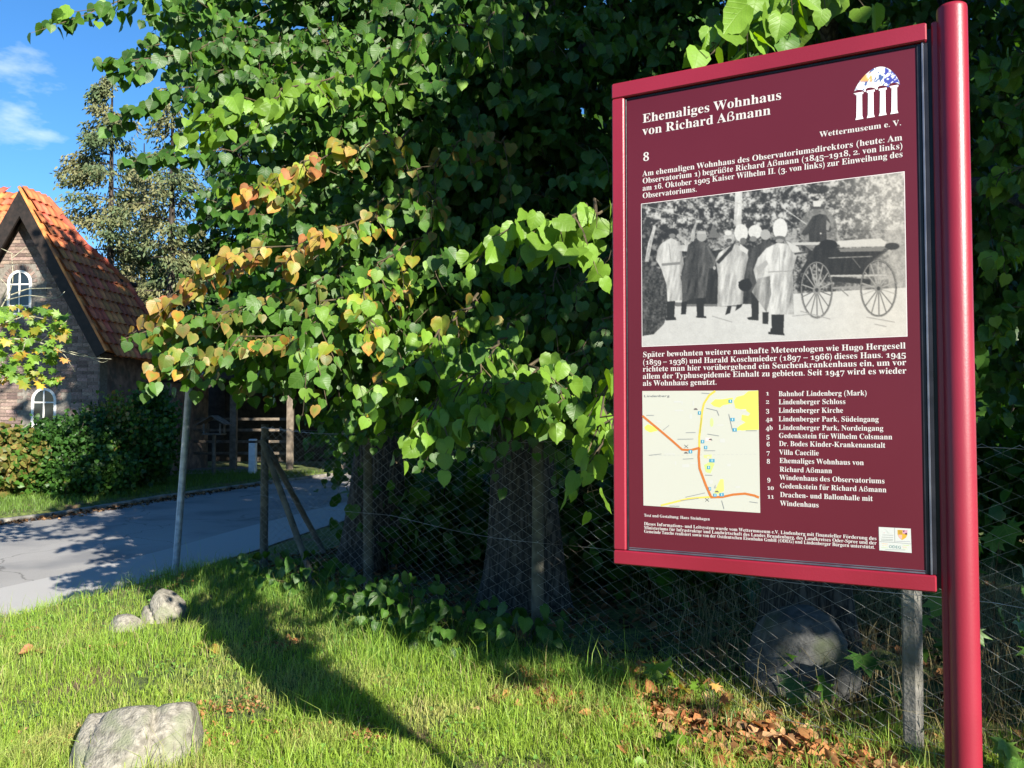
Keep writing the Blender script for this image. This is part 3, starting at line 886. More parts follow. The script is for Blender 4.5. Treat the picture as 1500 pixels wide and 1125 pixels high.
def pg(pts, val, tex=.0, grad=None):
    global lum
    m_ = inside(pts); v_ = val + tex * (n2 - .5) * 2
    if tex:
        xs_ = [p[0] for p in pts]; hw_ = (max(xs_) - min(xs_)) / 2
        v_ = v_ + (.30 if val > .4 else .14) * (nf - .5) * 2 * min(1, tex * 20) - (.20 if val > .4 else -.07) * np.clip(np.abs(CX - (max(xs_) + min(xs_)) / 2 + hw_ * .15) / hw_, 0, 1) ** 2.2
    if grad: v_ = v_ + grad[0] * (CX - np.mean([p[0] for p in pts])) / 60 + grad[1] * np.sin(CX / grad[2])
    lum = np.where(m_, np.clip(v_, 0.02, .97), lum)
def el(cx, cy, rx, ry, val, tex=0):
    global lum
    lum = np.where(((CX - cx) / rx) ** 2 + ((CY - cy) / ry) ** 2 < 1, np.clip(val + tex * (n2 - .5) * 2, .02, .97), lum)
def ln(x0, y0, x1, y1, w, val):
    d = np.array([x1 - x0, y1 - y0], float); L = np.hypot(*d); d /= L; nn_ = np.array([-d[1], d[0]]) * w / 2
    pg([(x0 + nn_[0], y0 + nn_[1]), (x1 + nn_[0], y1 + nn_[1]), (x1 - nn_[0], y1 - nn_[1]), (x0 - nn_[0], y0 - nn_[1])], val)
def ring(cx, cy, rx, ry, w, val):
    global lum
    a_ = ((CX - cx) / rx) ** 2 + ((CY - cy) / ry) ** 2; b_ = ((CX - cx) / (rx - w)) ** 2 + ((CY - cy) / (ry - w)) ** 2
    lum = np.where((a_ < 1) & (b_ > 1), val, lum)
# birches, tent, far trees
pg([(535, 140), (572, 140), (566, 300), (548, 330), (528, 300)], .88, .12)
pg([(128, 310), (142, 312), (120, 400), (104, 490), (84, 490), (100, 400)], .80, .2)
pg([(400, 370), (425, 300), (460, 370)], .35)
ln(100, 215, 330, 275, 3, .7); ln(430, 165, 560, 200, 3, .7)
pg([(70, 500), (70, 860), (130, 850), (180, 800), (215, 700), (215, 600), (170, 530), (110, 505)], .14, .22)
pg([(215, 690), (560, 705), (560, 712), (240, 712)], .35)
# dark mass behind the group
pg([(270, 470), (450, 430), (640, 420), (640, 700), (270, 700)], .07, .04)
# saluting officer, left
pg([(195, 680), (236, 680), (232, 765), (195, 770)], .05); pg([(185, 765), (238, 765), (242, 780), (190, 782)], .04)
pg([(165, 400), (215, 370), (262, 392), (280, 500), (262, 560), (280, 680), (198, 687), (192, 600), (165, 520), (140, 480), (148, 430)], .80, .05, (-.05, .05, 9))
pg([(248, 350), (285, 375), (320, 402), (305, 438), (262, 436), (238, 420), (262, 405), (285, 405), (262, 380), (240, 365)], .74, .05)
pg([(168, 498), (262, 490), (262, 502), (170, 510)], .45); ln(205, 400, 215, 490, 3, .5)
el(225, 342, 23, 22, .08); ln(226, 322, 230, 290, 6, .7); el(222, 360, 16, 12, .45)
pg([(318, 340), (338, 290), (342, 300), (330, 390), (312, 385)], .78, .15)
# man in the dark long coat
pg([(268, 690), (295, 690), (290, 750), (265, 752)], .04); pg([(340, 660), (380, 660), (380, 765), (345, 765)], .04); pg([(340, 760), (390, 760), (392, 770), (342, 768)], .04)
pg([(300, 405), (340, 378), (395, 398), (442, 480), (430, 522), (405, 520), (388, 668), (330, 672), (272, 690), (268, 560), (290, 470)], .17, .05, (.03, .03, 14))
ln(395, 410, 432, 490, 8, .30); ln(345, 470, 350, 660, 4, .10); el(432, 520, 7, 9, .7)
el(368, 362, 25, 26, .62); pg([(345, 350), (391, 350), (388, 338), (350, 338)], .75)
# caped figure
pg([(500, 700), (520, 700), (510, 745), (485, 755)], .05); pg([(545, 700), (575, 695), (565, 715), (535, 735)], .05)
pg([(490, 420), (530, 400), (590, 420), (602, 470), (580, 560), (574, 700), (510, 708), (446, 712), (450, 560), (438, 480), (455, 445)], .76, .05, (-.03, .06, 12))
pg([(440, 490), (500, 425), (540, 380), (520, 430), (455, 500)], .10); pg([(560, 400), (600, 430), (596, 452), (560, 430)], .88)
el(505, 368, 27, 26, .72, .15); el(500, 345, 18, 12, .92); el(505, 383, 14, 10, .25)
el(565, 345, 34, 44, .93, .10); el(575, 385, 16, 16, .35); el(635, 340, 34, 34, .92, .1); el(625, 375, 18, 14, .45)
# bareheaded man with hat in hand
pg([(612, 600), (655, 600), (652, 782), (600, 778), (594, 768), (618, 762)], .06)
pg([(640, 410), (690, 378), (735, 400), (722, 520), (660, 600), (650, 640), (580, 640), (592, 500), (610, 440)], .15, .05, (.02, .03, 12))
el(686, 354, 25, 26, .66); el(585, 606, 34, 30, .03); pg([(550, 590), (600, 570), (610, 585), (560, 610)], .03)
# officer with plumed helmet, nearest
pg([(715, 745), (780, 750), (776, 850), (708, 848), (716, 800)], .04); pg([(700, 838), (780, 845), (782, 856), (700, 850)], .03)
pg([(672, 740), (702, 740), (700, 800), (672, 798)], .06)
pg([(690, 422), (745, 395), (790, 400), (850, 440), (822, 530), (828, 752), (714, 752), (694, 565), (642, 592), (626, 530), (648, 472)], .84, .05, (-.03, .04, 11))
ln(700, 540, 822, 535, 6, .6); ln(755, 420, 760, 745, 3, .66); pg([(640, 520), (690, 480), (700, 500), (650, 560)], .66)
pg([(650, 572), (708, 560), (716, 650), (692, 742), (655, 690), (618, 640)], .60, .06, (.0, .08, 8)); ln(704, 720, 716, 820, 5, .9)
pg([(790, 385), (850, 415), (860, 440), (820, 440)], .85)
el(760, 325, 36, 52, .95, .04); el(758, 372, 27, 12, .30); el(757, 385, 20, 10, .55)
# coachman
el(950, 330, 95, 110, .42, .22)
pg([(905, 288), (922, 262), (958, 250), (990, 258), (1008, 288), (1014, 332), (1002, 345), (990, 335), (992, 392), (905, 396), (903, 348), (882, 360), (864, 352), (872, 335), (893, 310)], .12, .03)
pg([(990, 280), (1010, 300), (1000, 335), (990, 330)], .55); el(941, 238, 15, 16, .36); pg([(908, 212), (978, 212), (974, 226), (912, 226)], .20); pg([(922, 186), (965, 184), (962, 214), (926, 214)], .90)
ln(785, 228, 892, 303, 4, .85); ln(862, 228, 908, 214, 5, .8); ln(870, 236, 910, 226, 3, .7); el(962, 348, 4, 4, .9)
# carriage
ln(820, 400, 1290, 392, 14, .80); ln(830, 450, 900, 440, 10, .2); ln(850, 360, 880, 380, 4, .6)
pg([(855, 545), (905, 460), (935, 410), (1005, 382), (1045, 420), (1290, 425), (1240, 470), (1205, 500), (1202, 560), (1000, 562), (930, 500), (880, 545)], .06, .03)
el(1000, 405, 46, 26, .04); pg([(1045, 385), (1260, 372), (1288, 392), (1282, 412), (1060, 416)], .86); pg([(1050, 424), (1284, 416), (1270, 436), (1060, 440)], .42)
ln(1000, 470, 1220, 462, 4, .55); ln(1120, 470, 1160, 520, 3, .45); ln(1000, 560, 1290, 556, 9, .75); ln(1020, 575, 1210, 590, 26, .10); ln(1020, 620, 1240, 612, 10, .55); ln(1060, 625, 1100, 660, 5, .4)
el(1318, 412, 36, 18, .14); ln(1225, 480, 1300, 425, 8, .20)
for (cx, cy, rx, ry) in ((942, 630, 80, 142), (1250, 622, 92, 142)):
    ring(cx, cy, rx, ry, 9, .16); ring(cx, cy, rx - 2, ry - 2, 3, .62)
    for k in range(14):
        a_ = k / 14 * 2 * math.pi + .2
        ln(cx, cy, cx + (rx - 7) * math.cos(a_), cy + (ry - 7) * math.sin(a_), 5, .66 if cy + 60 * math.sin(a_) < 640 else .30)
    el(cx, cy, 20, 22, .5); el(cx, cy, 9, 10, .15)
for x0, y0, x1, y1 in ((860, 735, 1010, 775), (1190, 765, 1330, 790), (1230, 800, 1290, 812), (420, 760, 520, 790), (820, 760, 900, 752)):
    ln(x0, y0, x1, y1, 5, .62)
for _k in range(2):
    lum[1:-1, 1:-1] = lum[1:-1, 1:-1] * .4 + .15 * (lum[:-2, 1:-1] + lum[2:, 1:-1] + lum[1:-1, :-2] + lum[1:-1, 2:])
lum = lum.reshape(GH, SSN, GW, SSN).mean((1, 3)); sep = sep.reshape(GH, SSN, GW, SSN).mean((1, 3))
lum = lum + .07 * (rng.random(lum.shape) - .5)
lin = .018 + .43 * np.clip(lum, 0, 1) ** 1.6
tone = np.stack([lin * (1 + .05 * sep), lin * (1 - .03 * sep), lin * (1 - .14 * sep)], -1)
uu = np.linspace(u0_, u1_, GW); zz = np.linspace(zt_, zb_, GH); UU, ZZ = np.meshgrid(uu, zz)
W3 = B0 + BN * L0 + UU[..., None] * BR + ZZ[..., None] * UPV
ii = (np.arange(GH - 1)[:, None] * GW + np.arange(GW - 1)[None, :]).ravel()
obj("historical_photograph", W3.reshape(-1, 3), np.stack([ii, ii + GW, ii + GW + 1, ii + 1], 1), M['print'], panel, col=tone.reshape(-1, 3))
pr = Print2D(L0 - .0001)
e = .0016
pr.raw([(u0_ - e, zb_ - e), (u1_ + e, zb_ - e), (u1_ + e, zt_ + e), (u0_ - e, zt_ + e)], [(0, 1, 2, 3)], np.array((.55, .5, .5)))
pr.build("photograph_border", panel)

# ------------------------------------------------------------------ leaves
def heart(nside=13, serr=.018):
    """linden leaf outline, tip towards +y, stalk at the origin"""
    ctrl = np.array([(0, .03), (.10, -.05), (.24, -.09), (.40, -.02), (.53, .13), (.57, .33), (.51, .54), (.38, .73), (.21, .87), (.08, .95), (0, 1.08)])
    t = np.linspace(0, 1, len(ctrl)); tt = np.linspace(0, 1, nside)
    r = np.c_[np.interp(tt, t, ctrl[:, 0]), np.interp(tt, t, ctrl[:, 1])]
    for i in range(1, nside - 1):
        r[i] += unit(r[i] - (0, .4)) * serr * (1 if i % 2 else -1)
    l = r[1:-1][::-1].copy(); l[:, 0] *= -1
    return np.r_[r, l]
def leaf_template(nside, fold, droop, serr, ring=True, twist=0):
    o = heart(nside, serr); c = np.array([0, .36]); n_ = len(o)
    V = [o]
    if ring: V.append(c + (o - c) * .72)
    V.append(c[None])
    v2 = np.concatenate(V)
    z = fold * np.abs(v2[:, 0]) - droop * v2[:, 1] ** 2 + twist * v2[:, 0] * v2[:, 1] + (.035 * np.sin(v2[:, 1] * 14 + 2 * v2[:, 0]) * np.abs(v2[:, 0]) if ring else 0)
    f = []
    for i in range(n_):
        j = (i + 1) % n_
        if ring:
            f += [(i, j, n_ + j), (i, n_ + j, n_ + i), (n_ + i, n_ + j, 2 * n_)]
        else:
            f.append((i, j, n_))
    edge = np.r_[np.ones(n_), np.full(n_, .25) if ring else [], 0]
    return np.c_[v2, z], np.array(f), v2, edge

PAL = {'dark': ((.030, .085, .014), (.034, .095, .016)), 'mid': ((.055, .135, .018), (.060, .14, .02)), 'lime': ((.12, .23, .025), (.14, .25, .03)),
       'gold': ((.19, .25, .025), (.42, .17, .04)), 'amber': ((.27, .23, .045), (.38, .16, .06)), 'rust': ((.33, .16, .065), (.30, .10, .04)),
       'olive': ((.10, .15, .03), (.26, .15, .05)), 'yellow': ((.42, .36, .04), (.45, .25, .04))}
HERO = {}
def hero_mesh(pal, k):
    key = (pal, k)
    if key not in HERO:
        r_ = np.random.default_rng(k * 7 + len(pal))
        v, f, uv, e = leaf_template(15, r_.uniform(-.1, .6), r_.uniform(-.05, .5), .016, True, r_.uniform(-.55, .55)); v = v * (r_.uniform(.82, 1.1), 1, 1) + np.c_[r_.uniform(-.12, .12) * v[:, 1] ** 2, 0 * v[:, 1], 0 * v[:, 1]]
        a, b = np.array(PAL[pal][0]), np.array(PAL[pal][1])
        a = a * r_.uniform(.8, 1.25); ed = e * r_.uniform(.5, 1.0) * (1.15 if r_.random() < .5 else .7)
        ed = np.clip(ed, 0, 1)[:, None]
        ang = np.arctan2(v[:, 0], v[:, 1] - .35); blot = (.5 + .5 * np.sin(ang * 2 + r_.uniform(0, 6)))[:, None]
        c = a * (1 - ed * blot) + b * ed * blot
        HERO[key] = mesh_data("leaf", v, f, M['leaf'], col=c, uv=uv, smooth=True)
    return HERO[key]
LOW = leaf_template(7, .22, .15, 0.0, False)

class Tree:
    def __init__(s, root):
        s.root = root; s.L = []; s.tw = MB(); s.pet = []
    def leaves(s, pos, tip, nrm, size, pals):
        s.L.append((pos, tip, nrm, size, pals))
    def gather(s):
        P_ = np.concatenate([q[0] for q in s.L]); T_ = unit(np.concatenate([q[1] for q in s.L])); N_ = np.concatenate([q[2] for q in s.L])
        S_ = np.concatenate([q[3] for q in s.L]); pl = np.concatenate([q[4] for q in s.L])
        N_ = unit(N_ - (N_ * T_).sum(1, keepdims=True) * T_)
        return P_, T_, N_, S_, pl

SUNV = np.array(SUN)
PN = list(PAL.keys())
def pick(mix, n):
    names = list(mix); w = np.array([mix[k] for k in names], float); w /= w.sum()
    return np.array([PN.index(x) for x in rng.choice(names, n, p=w)])

def spray(T, p0, p1, n, size, mix, sag=.12, r0=.004, lateral=.035, facing=.6, tipmix=None):
    p0, p1 = np.asarray(p0, float), np.asarray(p1, float)
    L = np.linalg.norm(p1 - p0)
    t = np.linspace(0, 1, 7)
    bow = rng.normal(0, .04 * L, 3)
    def cur(t): return p0 + (p1 - p0) * t[:, None] + np.array([0, 0, -sag * L])[None] * (t ** 2)[:, None] + bow * (np.sin(np.pi * t))[:, None]
    T.tw.tube(cur(t), list(np.linspace(r0, .0012, 7)), 3, caps=False)
    tl = np.linspace(.12, 1, n) + rng.uniform(-.02, .02, n)
    tl = np.clip(tl, 0, 1)
    c = cur(tl); d = unit(p1 - p0 + np.array([0, 0, -sag * L]))
    side = unit(np.cross(d, [0, 0, 1.0]))
    sg = np.where(np.arange(n) % 2, 1, -1)[:, None]
    off = side * sg * lateral * rng.uniform(.4, 1.3, (n, 1)) + UPV * lateral * rng.uniform(-.7, .9, (n, 1)) + rng.normal(0, .012, (n, 3))
    base = c + off
    tip = np.array([0, 0, -.85]) + d * .35 + side * sg * .32 + rng.normal(0, .36, (n, 3))
    nrm = SUNV * facing + np.array([0, 0, .25]) + rng.normal(0, .42, (n, 3)) + side * sg * .15
    sz = size * rng.uniform(.62, 1.15, n) * (1 - .25 * tl)
    pl = pick(mix, n)
    if tipmix is not None:
        m_ = tl > .45; pl[m_] = pick(tipmix, m_.sum())
    T.leaves(base, tip, nrm, sz, pl)
    T.pet.append((c, base))

def bough(T, pts, nside, L, n, size, mix, r0=.014, tipmix=None, down=.25, **kw):
    """a limb through the given points with side sprays left and right"""
    pts = np.asarray(pts, float); nside = int(nside * 1.6); n = n + 1 if n > 4 else n; size = size * (.84 if n > 4 else 1)
    d_ = np.r_[0, np.cumsum(np.linalg.norm(np.diff(pts, axis=0), axis=1))]; tt = np.linspace(0, d_[-1], 12)
    q = np.stack([np.interp(tt, d_, pts[:, i]) for i in range(3)], 1)
    q[1:-1] = (q[:-2] + q[1:-1] * 2 + q[2:]) / 4 + rng.normal(0, .022, (10, 3))
    T.tw.tube(q, list(np.linspace(r0 * .5, .0016, 12)), 6, caps=False)
    for k in range(nside):
        f_ = (k + .5) / nside
        x = np.array([np.interp(f_ * 11, np.arange(12), q[:, i]) for i in range(3)])
        i0 = min(int(f_ * 11), 10); d = unit(q[i0 + 1] - q[i0]); sd = unit(np.cross(d, [0, 0, 1.0])) * (1 if k % 2 else -1)
        e_ = x + (d * rng.uniform(.35, .8) + sd * rng.uniform(.3, .8) + np.array([0, 0, -down]) * rng.uniform(.3, 1.3)) * L * (1.1 - .5 * f_)
        spray(T, x, e_, n, size, mix if (tipmix is None or f_ < .5) else tipmix, **kw)
    spray(T, q[-3], q[-1] + (q[-1] - q[-3]) * .3, n, size, tipmix or mix, **kw)

def mass(T, c, r, ns, L, n, size, mix, out, down=.3, **kw):
    """dense fill: sprays through an ellipsoid given by its centre and radii"""
    c, r = np.asarray(c, float), np.asarray(r, float)
    for _ in range(ns):
        u = rng.normal(0, 1, 3); u = u / np.linalg.norm(u) * rng.uniform(.15, 1) ** .5
        p = c + u * r
        d = unit(np.asarray(out) + rng.normal(0, .55, 3)) + np.array([0, 0, -down])
        spray(T, p, p + d * L * rng.uniform(.6, 1.2), n, size, mix, **kw)

def cloud(c, r, ncl, per, size, mix, spread=.35, hollow=.0):
    """leaf clumps through an ellipsoid: used where a crown is far away or out of the picture"""
    c, r = np.asarray(c, float), np.asarray(r, float)
    u = rng.normal(0, 1, (ncl, 3)); u = unit(u) * (hollow + (1 - hollow) * rng.random((ncl, 1)) ** .45)
    cc = c + u * r
    pos = (cc[:, None, :] + rng.normal(0, spread, (ncl, per, 3)) * np.array([1, 1, .6])).reshape(-1, 3)
    n_ = len(pos)
    tip = np.array([0, 0, -.5]) + rng.normal(0, .6, (n_, 3)); nrm = SUNV * .4 + rng.normal(0, .6, (n_, 3)) + (0, 0, .3)
    return pos, tip, nrm, size * rng.uniform(.6, 1.3, n_), pick(mix, n_)

def leaf_mass_mesh(name, P_, T_, N_, S_, pl, parent, mat, tpl=LOW, kind='stuff'):
    v, f, uv, e = tpl
    k = len(v); n_ = len(P_)
    side = np.cross(T_, N_)
    W = P_[:, None, :] + S_[:, None, None] * (v[None, :, 0, None] * side[:, None] + v[None, :, 1, None] * T_[:, None] + v[None, :, 2, None] * N_[:, None])
    A = np.array([PAL[x][0] for x in PN]); B_ = np.array([PAL[x][1] for x in PN])
    br = rng.uniform(.7, 1.3, (n_, 1, 1)); bl = rng.uniform(.2, 1, (n_, 1, 1)) * e[None, :, None]
    col = (A[pl][:, None] * (1 - bl) + B_[pl][:, None] * bl) * br
    F_ = (f[None] + (np.arange(n_) * k)[:, None, None]).reshape(-1, 3)
    o = obj(name, W.reshape(-1, 3), F_, mat, parent, col=col.reshape(-1, 3), uv=np.tile(uv, (n_, 1)))
    return tag(o, kind=kind) if kind else o

def finish_tree(T, nhero=300, name="leaf"):
    P_, T_, N_, S_, pl = T.gather()
    px, py, f = project(P_)
    vis = (f > .5) & (px > -30) & (px < 1530) & (py > -40) & (py < 1150)
    behind = (px > 905) & (px < 1425) & (py > 60) & (py < 850) & (f > 2.1)
    score = np.where(vis & ~behind, S_ / np.maximum(f, .3), 0)
    # leaves hidden behind nearer ones of the same tree count for less
    gx, gy = np.clip((px / 14).astype(int), 0, 110), np.clip((py / 14).astype(int), 0, 84)
    zb = np.full((111, 85), 1e9); np.minimum.at(zb, (gx[vis], gy[vis]), f[vis])
    score *= np.where(f < zb[gx, gy] + .12, 1, .05)
    idx = np.argsort(-score)[:nhero]; idx = idx[score[idx] > 0]
    for i in idx:
        s_, t_, n_ = np.cross(T_[i], N_[i]), T_[i], N_[i]
        m_ = Matrix(((s_[0], t_[0], n_[0], 0), (s_[1], t_[1], n_[1], 0), (s_[2], t_[2], n_[2], 0), (0, 0, 0, 1)))
        inst("leaf", hero_mesh(PN[pl[i]], int(rng.integers(0, 7))), Matrix.Translation(Vector(P_[i])) @ m_ @ Matrix.Scale(float(S_[i]), 4), T.root)
    rest = np.ones(len(P_), bool); rest[idx] = False
    # leaf stalks join the twigs
    c = np.concatenate([a for a, b in T.pet]); b = np.concatenate([b for a, b in T.pet])
    px, py, f = project(b); near = (f > .3) & (f < 7) & (px > -100) & (px < 1600) & (py > -100)
    c, b = c[near], b[near]; m3 = len(c)
    a3 = np.arange(3) / 3 * 2 * np.pi; ring3 = np.c_[np.cos(a3), np.sin(a3), 0 * a3] * .0011
    vv = np.concatenate([c[:, None] + ring3, b[:, None] + ring3], 1).reshape(-1, 3)
    ff = np.array([(0, 1, 4, 3), (1, 2, 5, 4), (2, 0, 3, 5)])
    FF = (ff[None] + (np.arange(m3) * 6)[:, None, None]).reshape(-1, 4)
    tag(obj("leaf_stalks", vv, FF, M['twig'], T.root), kind='stuff')
    tag(T.tw.build("twigs", M['twig'], T.root), kind='stuff')
    near = rest & (S_ < .14)
    leaf_mass_mesh("foliage", P_[near], T_[near], N_[near], S_[near], pl[near], T.root, M['leaf'])
    far = rest & (S_ >= .14)
    if far.any():
        leaf_mass_mesh("upper_crown", P_[far], T_[far], N_[far], S_[far], pl[far], T.root, M['leaf_far'])

def trunk(root, base, h, r, lean=(0, 0), name="trunk", mat='bark', flare=1.5, seg=24, n=28, limbs=()):
    mb = MB(); base = np.asarray(base, float); vs = []; a = np.arange(n) / n * 2 * np.pi
    ph = rng.uniform(0, 6, 4)
    for k in range(seg):
        t = k / (seg - 1); z = h * t ** 1.5
        rr = r * (1 - .55 * t) * (1 + (flare - 1) * math.exp(-z / (r * 1.3)))
        lob = 1 + (.07 + .20 * math.exp(-z / (2 * r))) * np.sin(a * 5 + ph[0]) + .07 * np.sin(a * 3 + ph[1] + z * .8) + .03 * np.sin(a * 9 + z * 3) + .05 * np.sin(a * 2 + z * 2.3 + ph[2])
        c = base + np.array([lean[0] * t + .04 * math.sin(z * 1.3 + ph[2]), lean[1] * t + .04 * math.sin(z + ph[3]), z - .15])
        vs.append(c + (rr * lob)[:, None] * np.c_[np.cos(a), np.sin(a), 0 * a])
    f = [(k * n + i, k * n + (i + 1) % n, (k + 1) * n + (i + 1) % n, (k + 1) * n + i) for k in range(seg - 1) for i in range(n)]
    mb.add(np.concatenate(vs), f)
    mb.build(name, M[mat], root, smooth=True)
    for p in limbs:
        b = MB(); p = np.asarray(p, float)
        d_ = np.r_[0, np.cumsum(np.linalg.norm(np.diff(p, axis=0), axis=1))]; tt = np.linspace(0, d_[-1], 10)
        q = np.stack([np.interp(tt, d_, p[:, i]) for i in range(3)], 1); q[1:-1] = (q[:-2] + 2 * q[1:-1] + q[2:]) / 4
        b.tube(q, list(np.linspace(r * .38, r * .07, 10)), 8); b.build("branch", M[mat], root, smooth=True)

# ------------------------------------------------------------------ lindens behind the fence
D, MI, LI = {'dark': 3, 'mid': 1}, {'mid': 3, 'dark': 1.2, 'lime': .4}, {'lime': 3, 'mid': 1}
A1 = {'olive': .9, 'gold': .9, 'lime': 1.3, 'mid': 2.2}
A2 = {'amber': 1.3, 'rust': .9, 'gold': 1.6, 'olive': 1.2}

# left linden
bL = np.array([-1.40, 8.5, 0.0]); bL[2] = hgt(bL[0], bL[1])
tl_ = thing("linden_tree", "leafy linden with autumn-tinged lower branches reaching left over the road, left trunk behind the fence", "tree", bL, "lindens behind the wire fence")
trunk(tl_, bL, 8.5, .27, (.1, .1), limbs=[[bL + (0, 0, 3.0), P(540, 330, 7.8), P(500, 310, 7.2)], [bL + (0, 0, 3.6), P(550, 180, 7.6), P(500, 120, 7.0)], [bL + (0, 0, 2.6), P(570, 430, 7.6), P(520, 420, 7.0)], [bL + (0, 0, 5), bL + (-1.5, 1, 7)], [bL + (0, 0, 5.2), bL + (1, 1.5, 8)]])
TL = Tree(tl_)
# long boughs against the sky
bough(TL, [P(560, -60, 6.2), P(330, -20, 5.4), P(190, 0, 5.0), P(110, 14, 4.8), P(80, 22, 4.75)], 9, .32, 8, .105, MI, down=.3)
bough(TL, [P(480, 60, 5.8), P(330, 60, 5.2), P(230, 80, 4.9), P(160, 84, 4.8)], 8, .30, 8, .10, {'mid': 2, 'dark': 2}, down=.35)
bough(TL, [P(480, 90, 5.8), P(350, 100, 5.2), P(250, 130, 4.9), P(190, 160, 4.8)], 8, .32, 8, .105, {'mid': 2, 'dark': 2}, down=.35)
bough(TL, [P(520, 110, 5.2), P(440, 130, 4.6), P(360, 150, 4.3), P(285, 178, 4.2)], 8, .28, 8, .115, LI, down=.45)
bough(TL, [P(430, 200, 5.4), P(330, 215, 5.1), P(215, 228, 5.0)], 6, .30, 8, .10, D, down=.3)
bough(TL, [P(600, 190, 4.8), P(520, 220, 4.4), P(440, 240, 4.2), P(365, 272, 4.1)], 8, .26, 8, .10, A1, tipmix=A2, down=.35)
bough(TL, [P(640, 260, 5.0), P(540, 320, 4.4), P(420, 350, 4.1), P(310, 385, 4.0), P(225, 450, 3.95)], 13, .26, 9, .09, A1, tipmix=A2, down=.35)
bough(TL, [P(620, 370, 5.0), P(500, 400, 4.5), P(380, 435, 4.3), P(300, 460, 4.2), P(250, 480, 4.1)], 10, .28, 9, .095, MI, tipmix={'mid': 2, 'olive': 2}, down=.4)
bough(TL, [P(600, 420, 4.6), P(480, 470, 4.3), P(360, 495, 4.1), P(235, 535, 4.0)], 11, .24, 9, .085, {'olive': 1, 'mid': 3, 'dark': 1}, tipmix={'olive': 1.4, 'mid': 2, 'gold': .6}, down=.3)
bough(TL, [P(560, 440, 4.4), P(470, 440, 4.1), P(440, 520, 3.95)], 6, .34, 8, .10, LI, tipmix=A1, down=.8)
bough(TL, [P(640, 330, 4.6), P(560, 380, 4.2), P(520, 440, 4.0), P(540, 480, 3.95)], 7, .30, 8, .10, {'gold': 1, 'lime': 2, 'mid': 1}, down=.7)
bough(TL, [P(600, 500, 5.2), P(540, 570, 4.9), P(525, 630, 4.7)], 7, .26, 7, .085, MI, down=.7)
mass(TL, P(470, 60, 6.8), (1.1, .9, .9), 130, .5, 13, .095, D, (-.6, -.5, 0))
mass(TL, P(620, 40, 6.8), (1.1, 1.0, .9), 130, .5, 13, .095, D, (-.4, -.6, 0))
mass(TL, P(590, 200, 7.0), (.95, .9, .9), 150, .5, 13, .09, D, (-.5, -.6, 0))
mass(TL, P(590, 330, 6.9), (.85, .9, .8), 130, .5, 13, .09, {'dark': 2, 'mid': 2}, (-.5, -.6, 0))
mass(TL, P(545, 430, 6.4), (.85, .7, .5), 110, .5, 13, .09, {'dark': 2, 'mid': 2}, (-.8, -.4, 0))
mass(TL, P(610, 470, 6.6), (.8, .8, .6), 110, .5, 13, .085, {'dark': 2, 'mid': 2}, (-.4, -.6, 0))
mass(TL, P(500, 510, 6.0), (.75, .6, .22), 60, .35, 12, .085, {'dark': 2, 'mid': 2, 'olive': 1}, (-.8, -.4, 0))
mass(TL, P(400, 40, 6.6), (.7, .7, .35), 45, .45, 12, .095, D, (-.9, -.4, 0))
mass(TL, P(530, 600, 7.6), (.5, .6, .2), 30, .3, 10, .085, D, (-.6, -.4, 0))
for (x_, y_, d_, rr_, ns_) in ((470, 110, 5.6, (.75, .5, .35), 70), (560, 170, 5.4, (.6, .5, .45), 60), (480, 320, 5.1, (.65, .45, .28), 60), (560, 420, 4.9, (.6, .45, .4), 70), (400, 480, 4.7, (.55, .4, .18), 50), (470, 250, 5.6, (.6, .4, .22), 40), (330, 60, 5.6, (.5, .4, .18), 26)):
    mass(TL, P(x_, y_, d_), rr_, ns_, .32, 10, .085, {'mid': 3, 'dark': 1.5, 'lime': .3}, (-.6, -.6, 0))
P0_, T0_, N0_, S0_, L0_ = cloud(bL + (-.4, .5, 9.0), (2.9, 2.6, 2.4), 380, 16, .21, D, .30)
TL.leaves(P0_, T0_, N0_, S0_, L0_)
finish_tree(TL)

# middle linden
bM = np.array([.05, 6.9, 0.0]); bM[2] = hgt(bM[0], bM[1])
tm_ = thing("linden_tree", "leafy linden with bright green hanging sprays and a sun-flecked bark trunk left of the board", "tree", bM, "lindens behind the wire fence")
trunk(tm_, bM, 8.5, .30, (.15, .2), flare=1.25, limbs=[[bM + (0, 0, 2.2), P(720, 420, 6.0), P(690, 430, 5.4)], [bM + (0, 0, 2.6), P(830, 330, 5.6), P(860, 320, 5.0)], [bM + (0, 0, 3.0), P(720, 150, 6.2), P(660, 90, 5.8)], [bM + (0, 0, 3.4), P(860, 60, 5.8), P(960, -60, 5.2)], [bM + (0, 0, 5), bM + (1, -1.5, 7.5)], [bM + (0, 0, 5.2), bM + (-1, .5, 8)]])
TM = Tree(tm_)
bough(TM, [P(940, 270, 3.1), P(860, 300, 2.9), P(770, 325, 2.75), P(712, 352, 2.7)], 6, .17, 4, .095, {'lime': 1}, down=.7, lateral=.03)
bough(TM, [P(880, 300, 3.0), P(830, 325, 2.85), P(775, 345, 2.75)], 4, .15, 3, .10, {'lime': 1}, down=1.0)
bough(TM, [P(700, 430, 4.0), P(640, 500, 3.5), P(580, 545, 3.3), P(550, 560, 3.25)], 8, .24, 7, .095, {'lime': 3, 'gold': .6, 'mid': 1}, down=.7)
bough(TM, [P(760, 480, 3.8), P(700, 530, 3.25), P(650, 580, 3.1), P(625, 615, 3.05)], 9, .26, 7, .10, {'lime': 2, 'mid': 1.2}, down=.7)
bough(TM, [P(800, 520, 3.5), P(740, 560, 3.05), P(700, 600, 2.95)], 7, .24, 7, .10, {'lime': 1.6, 'mid': 1.4}, down=.6)
bough(TM, [P(930, 540, 3.3), P(890, 570, 3.1), P(880, 640, 2.95), P(855, 690, 2.9)], 6, .17, 4, .095, {'lime': 1}, down=.9)
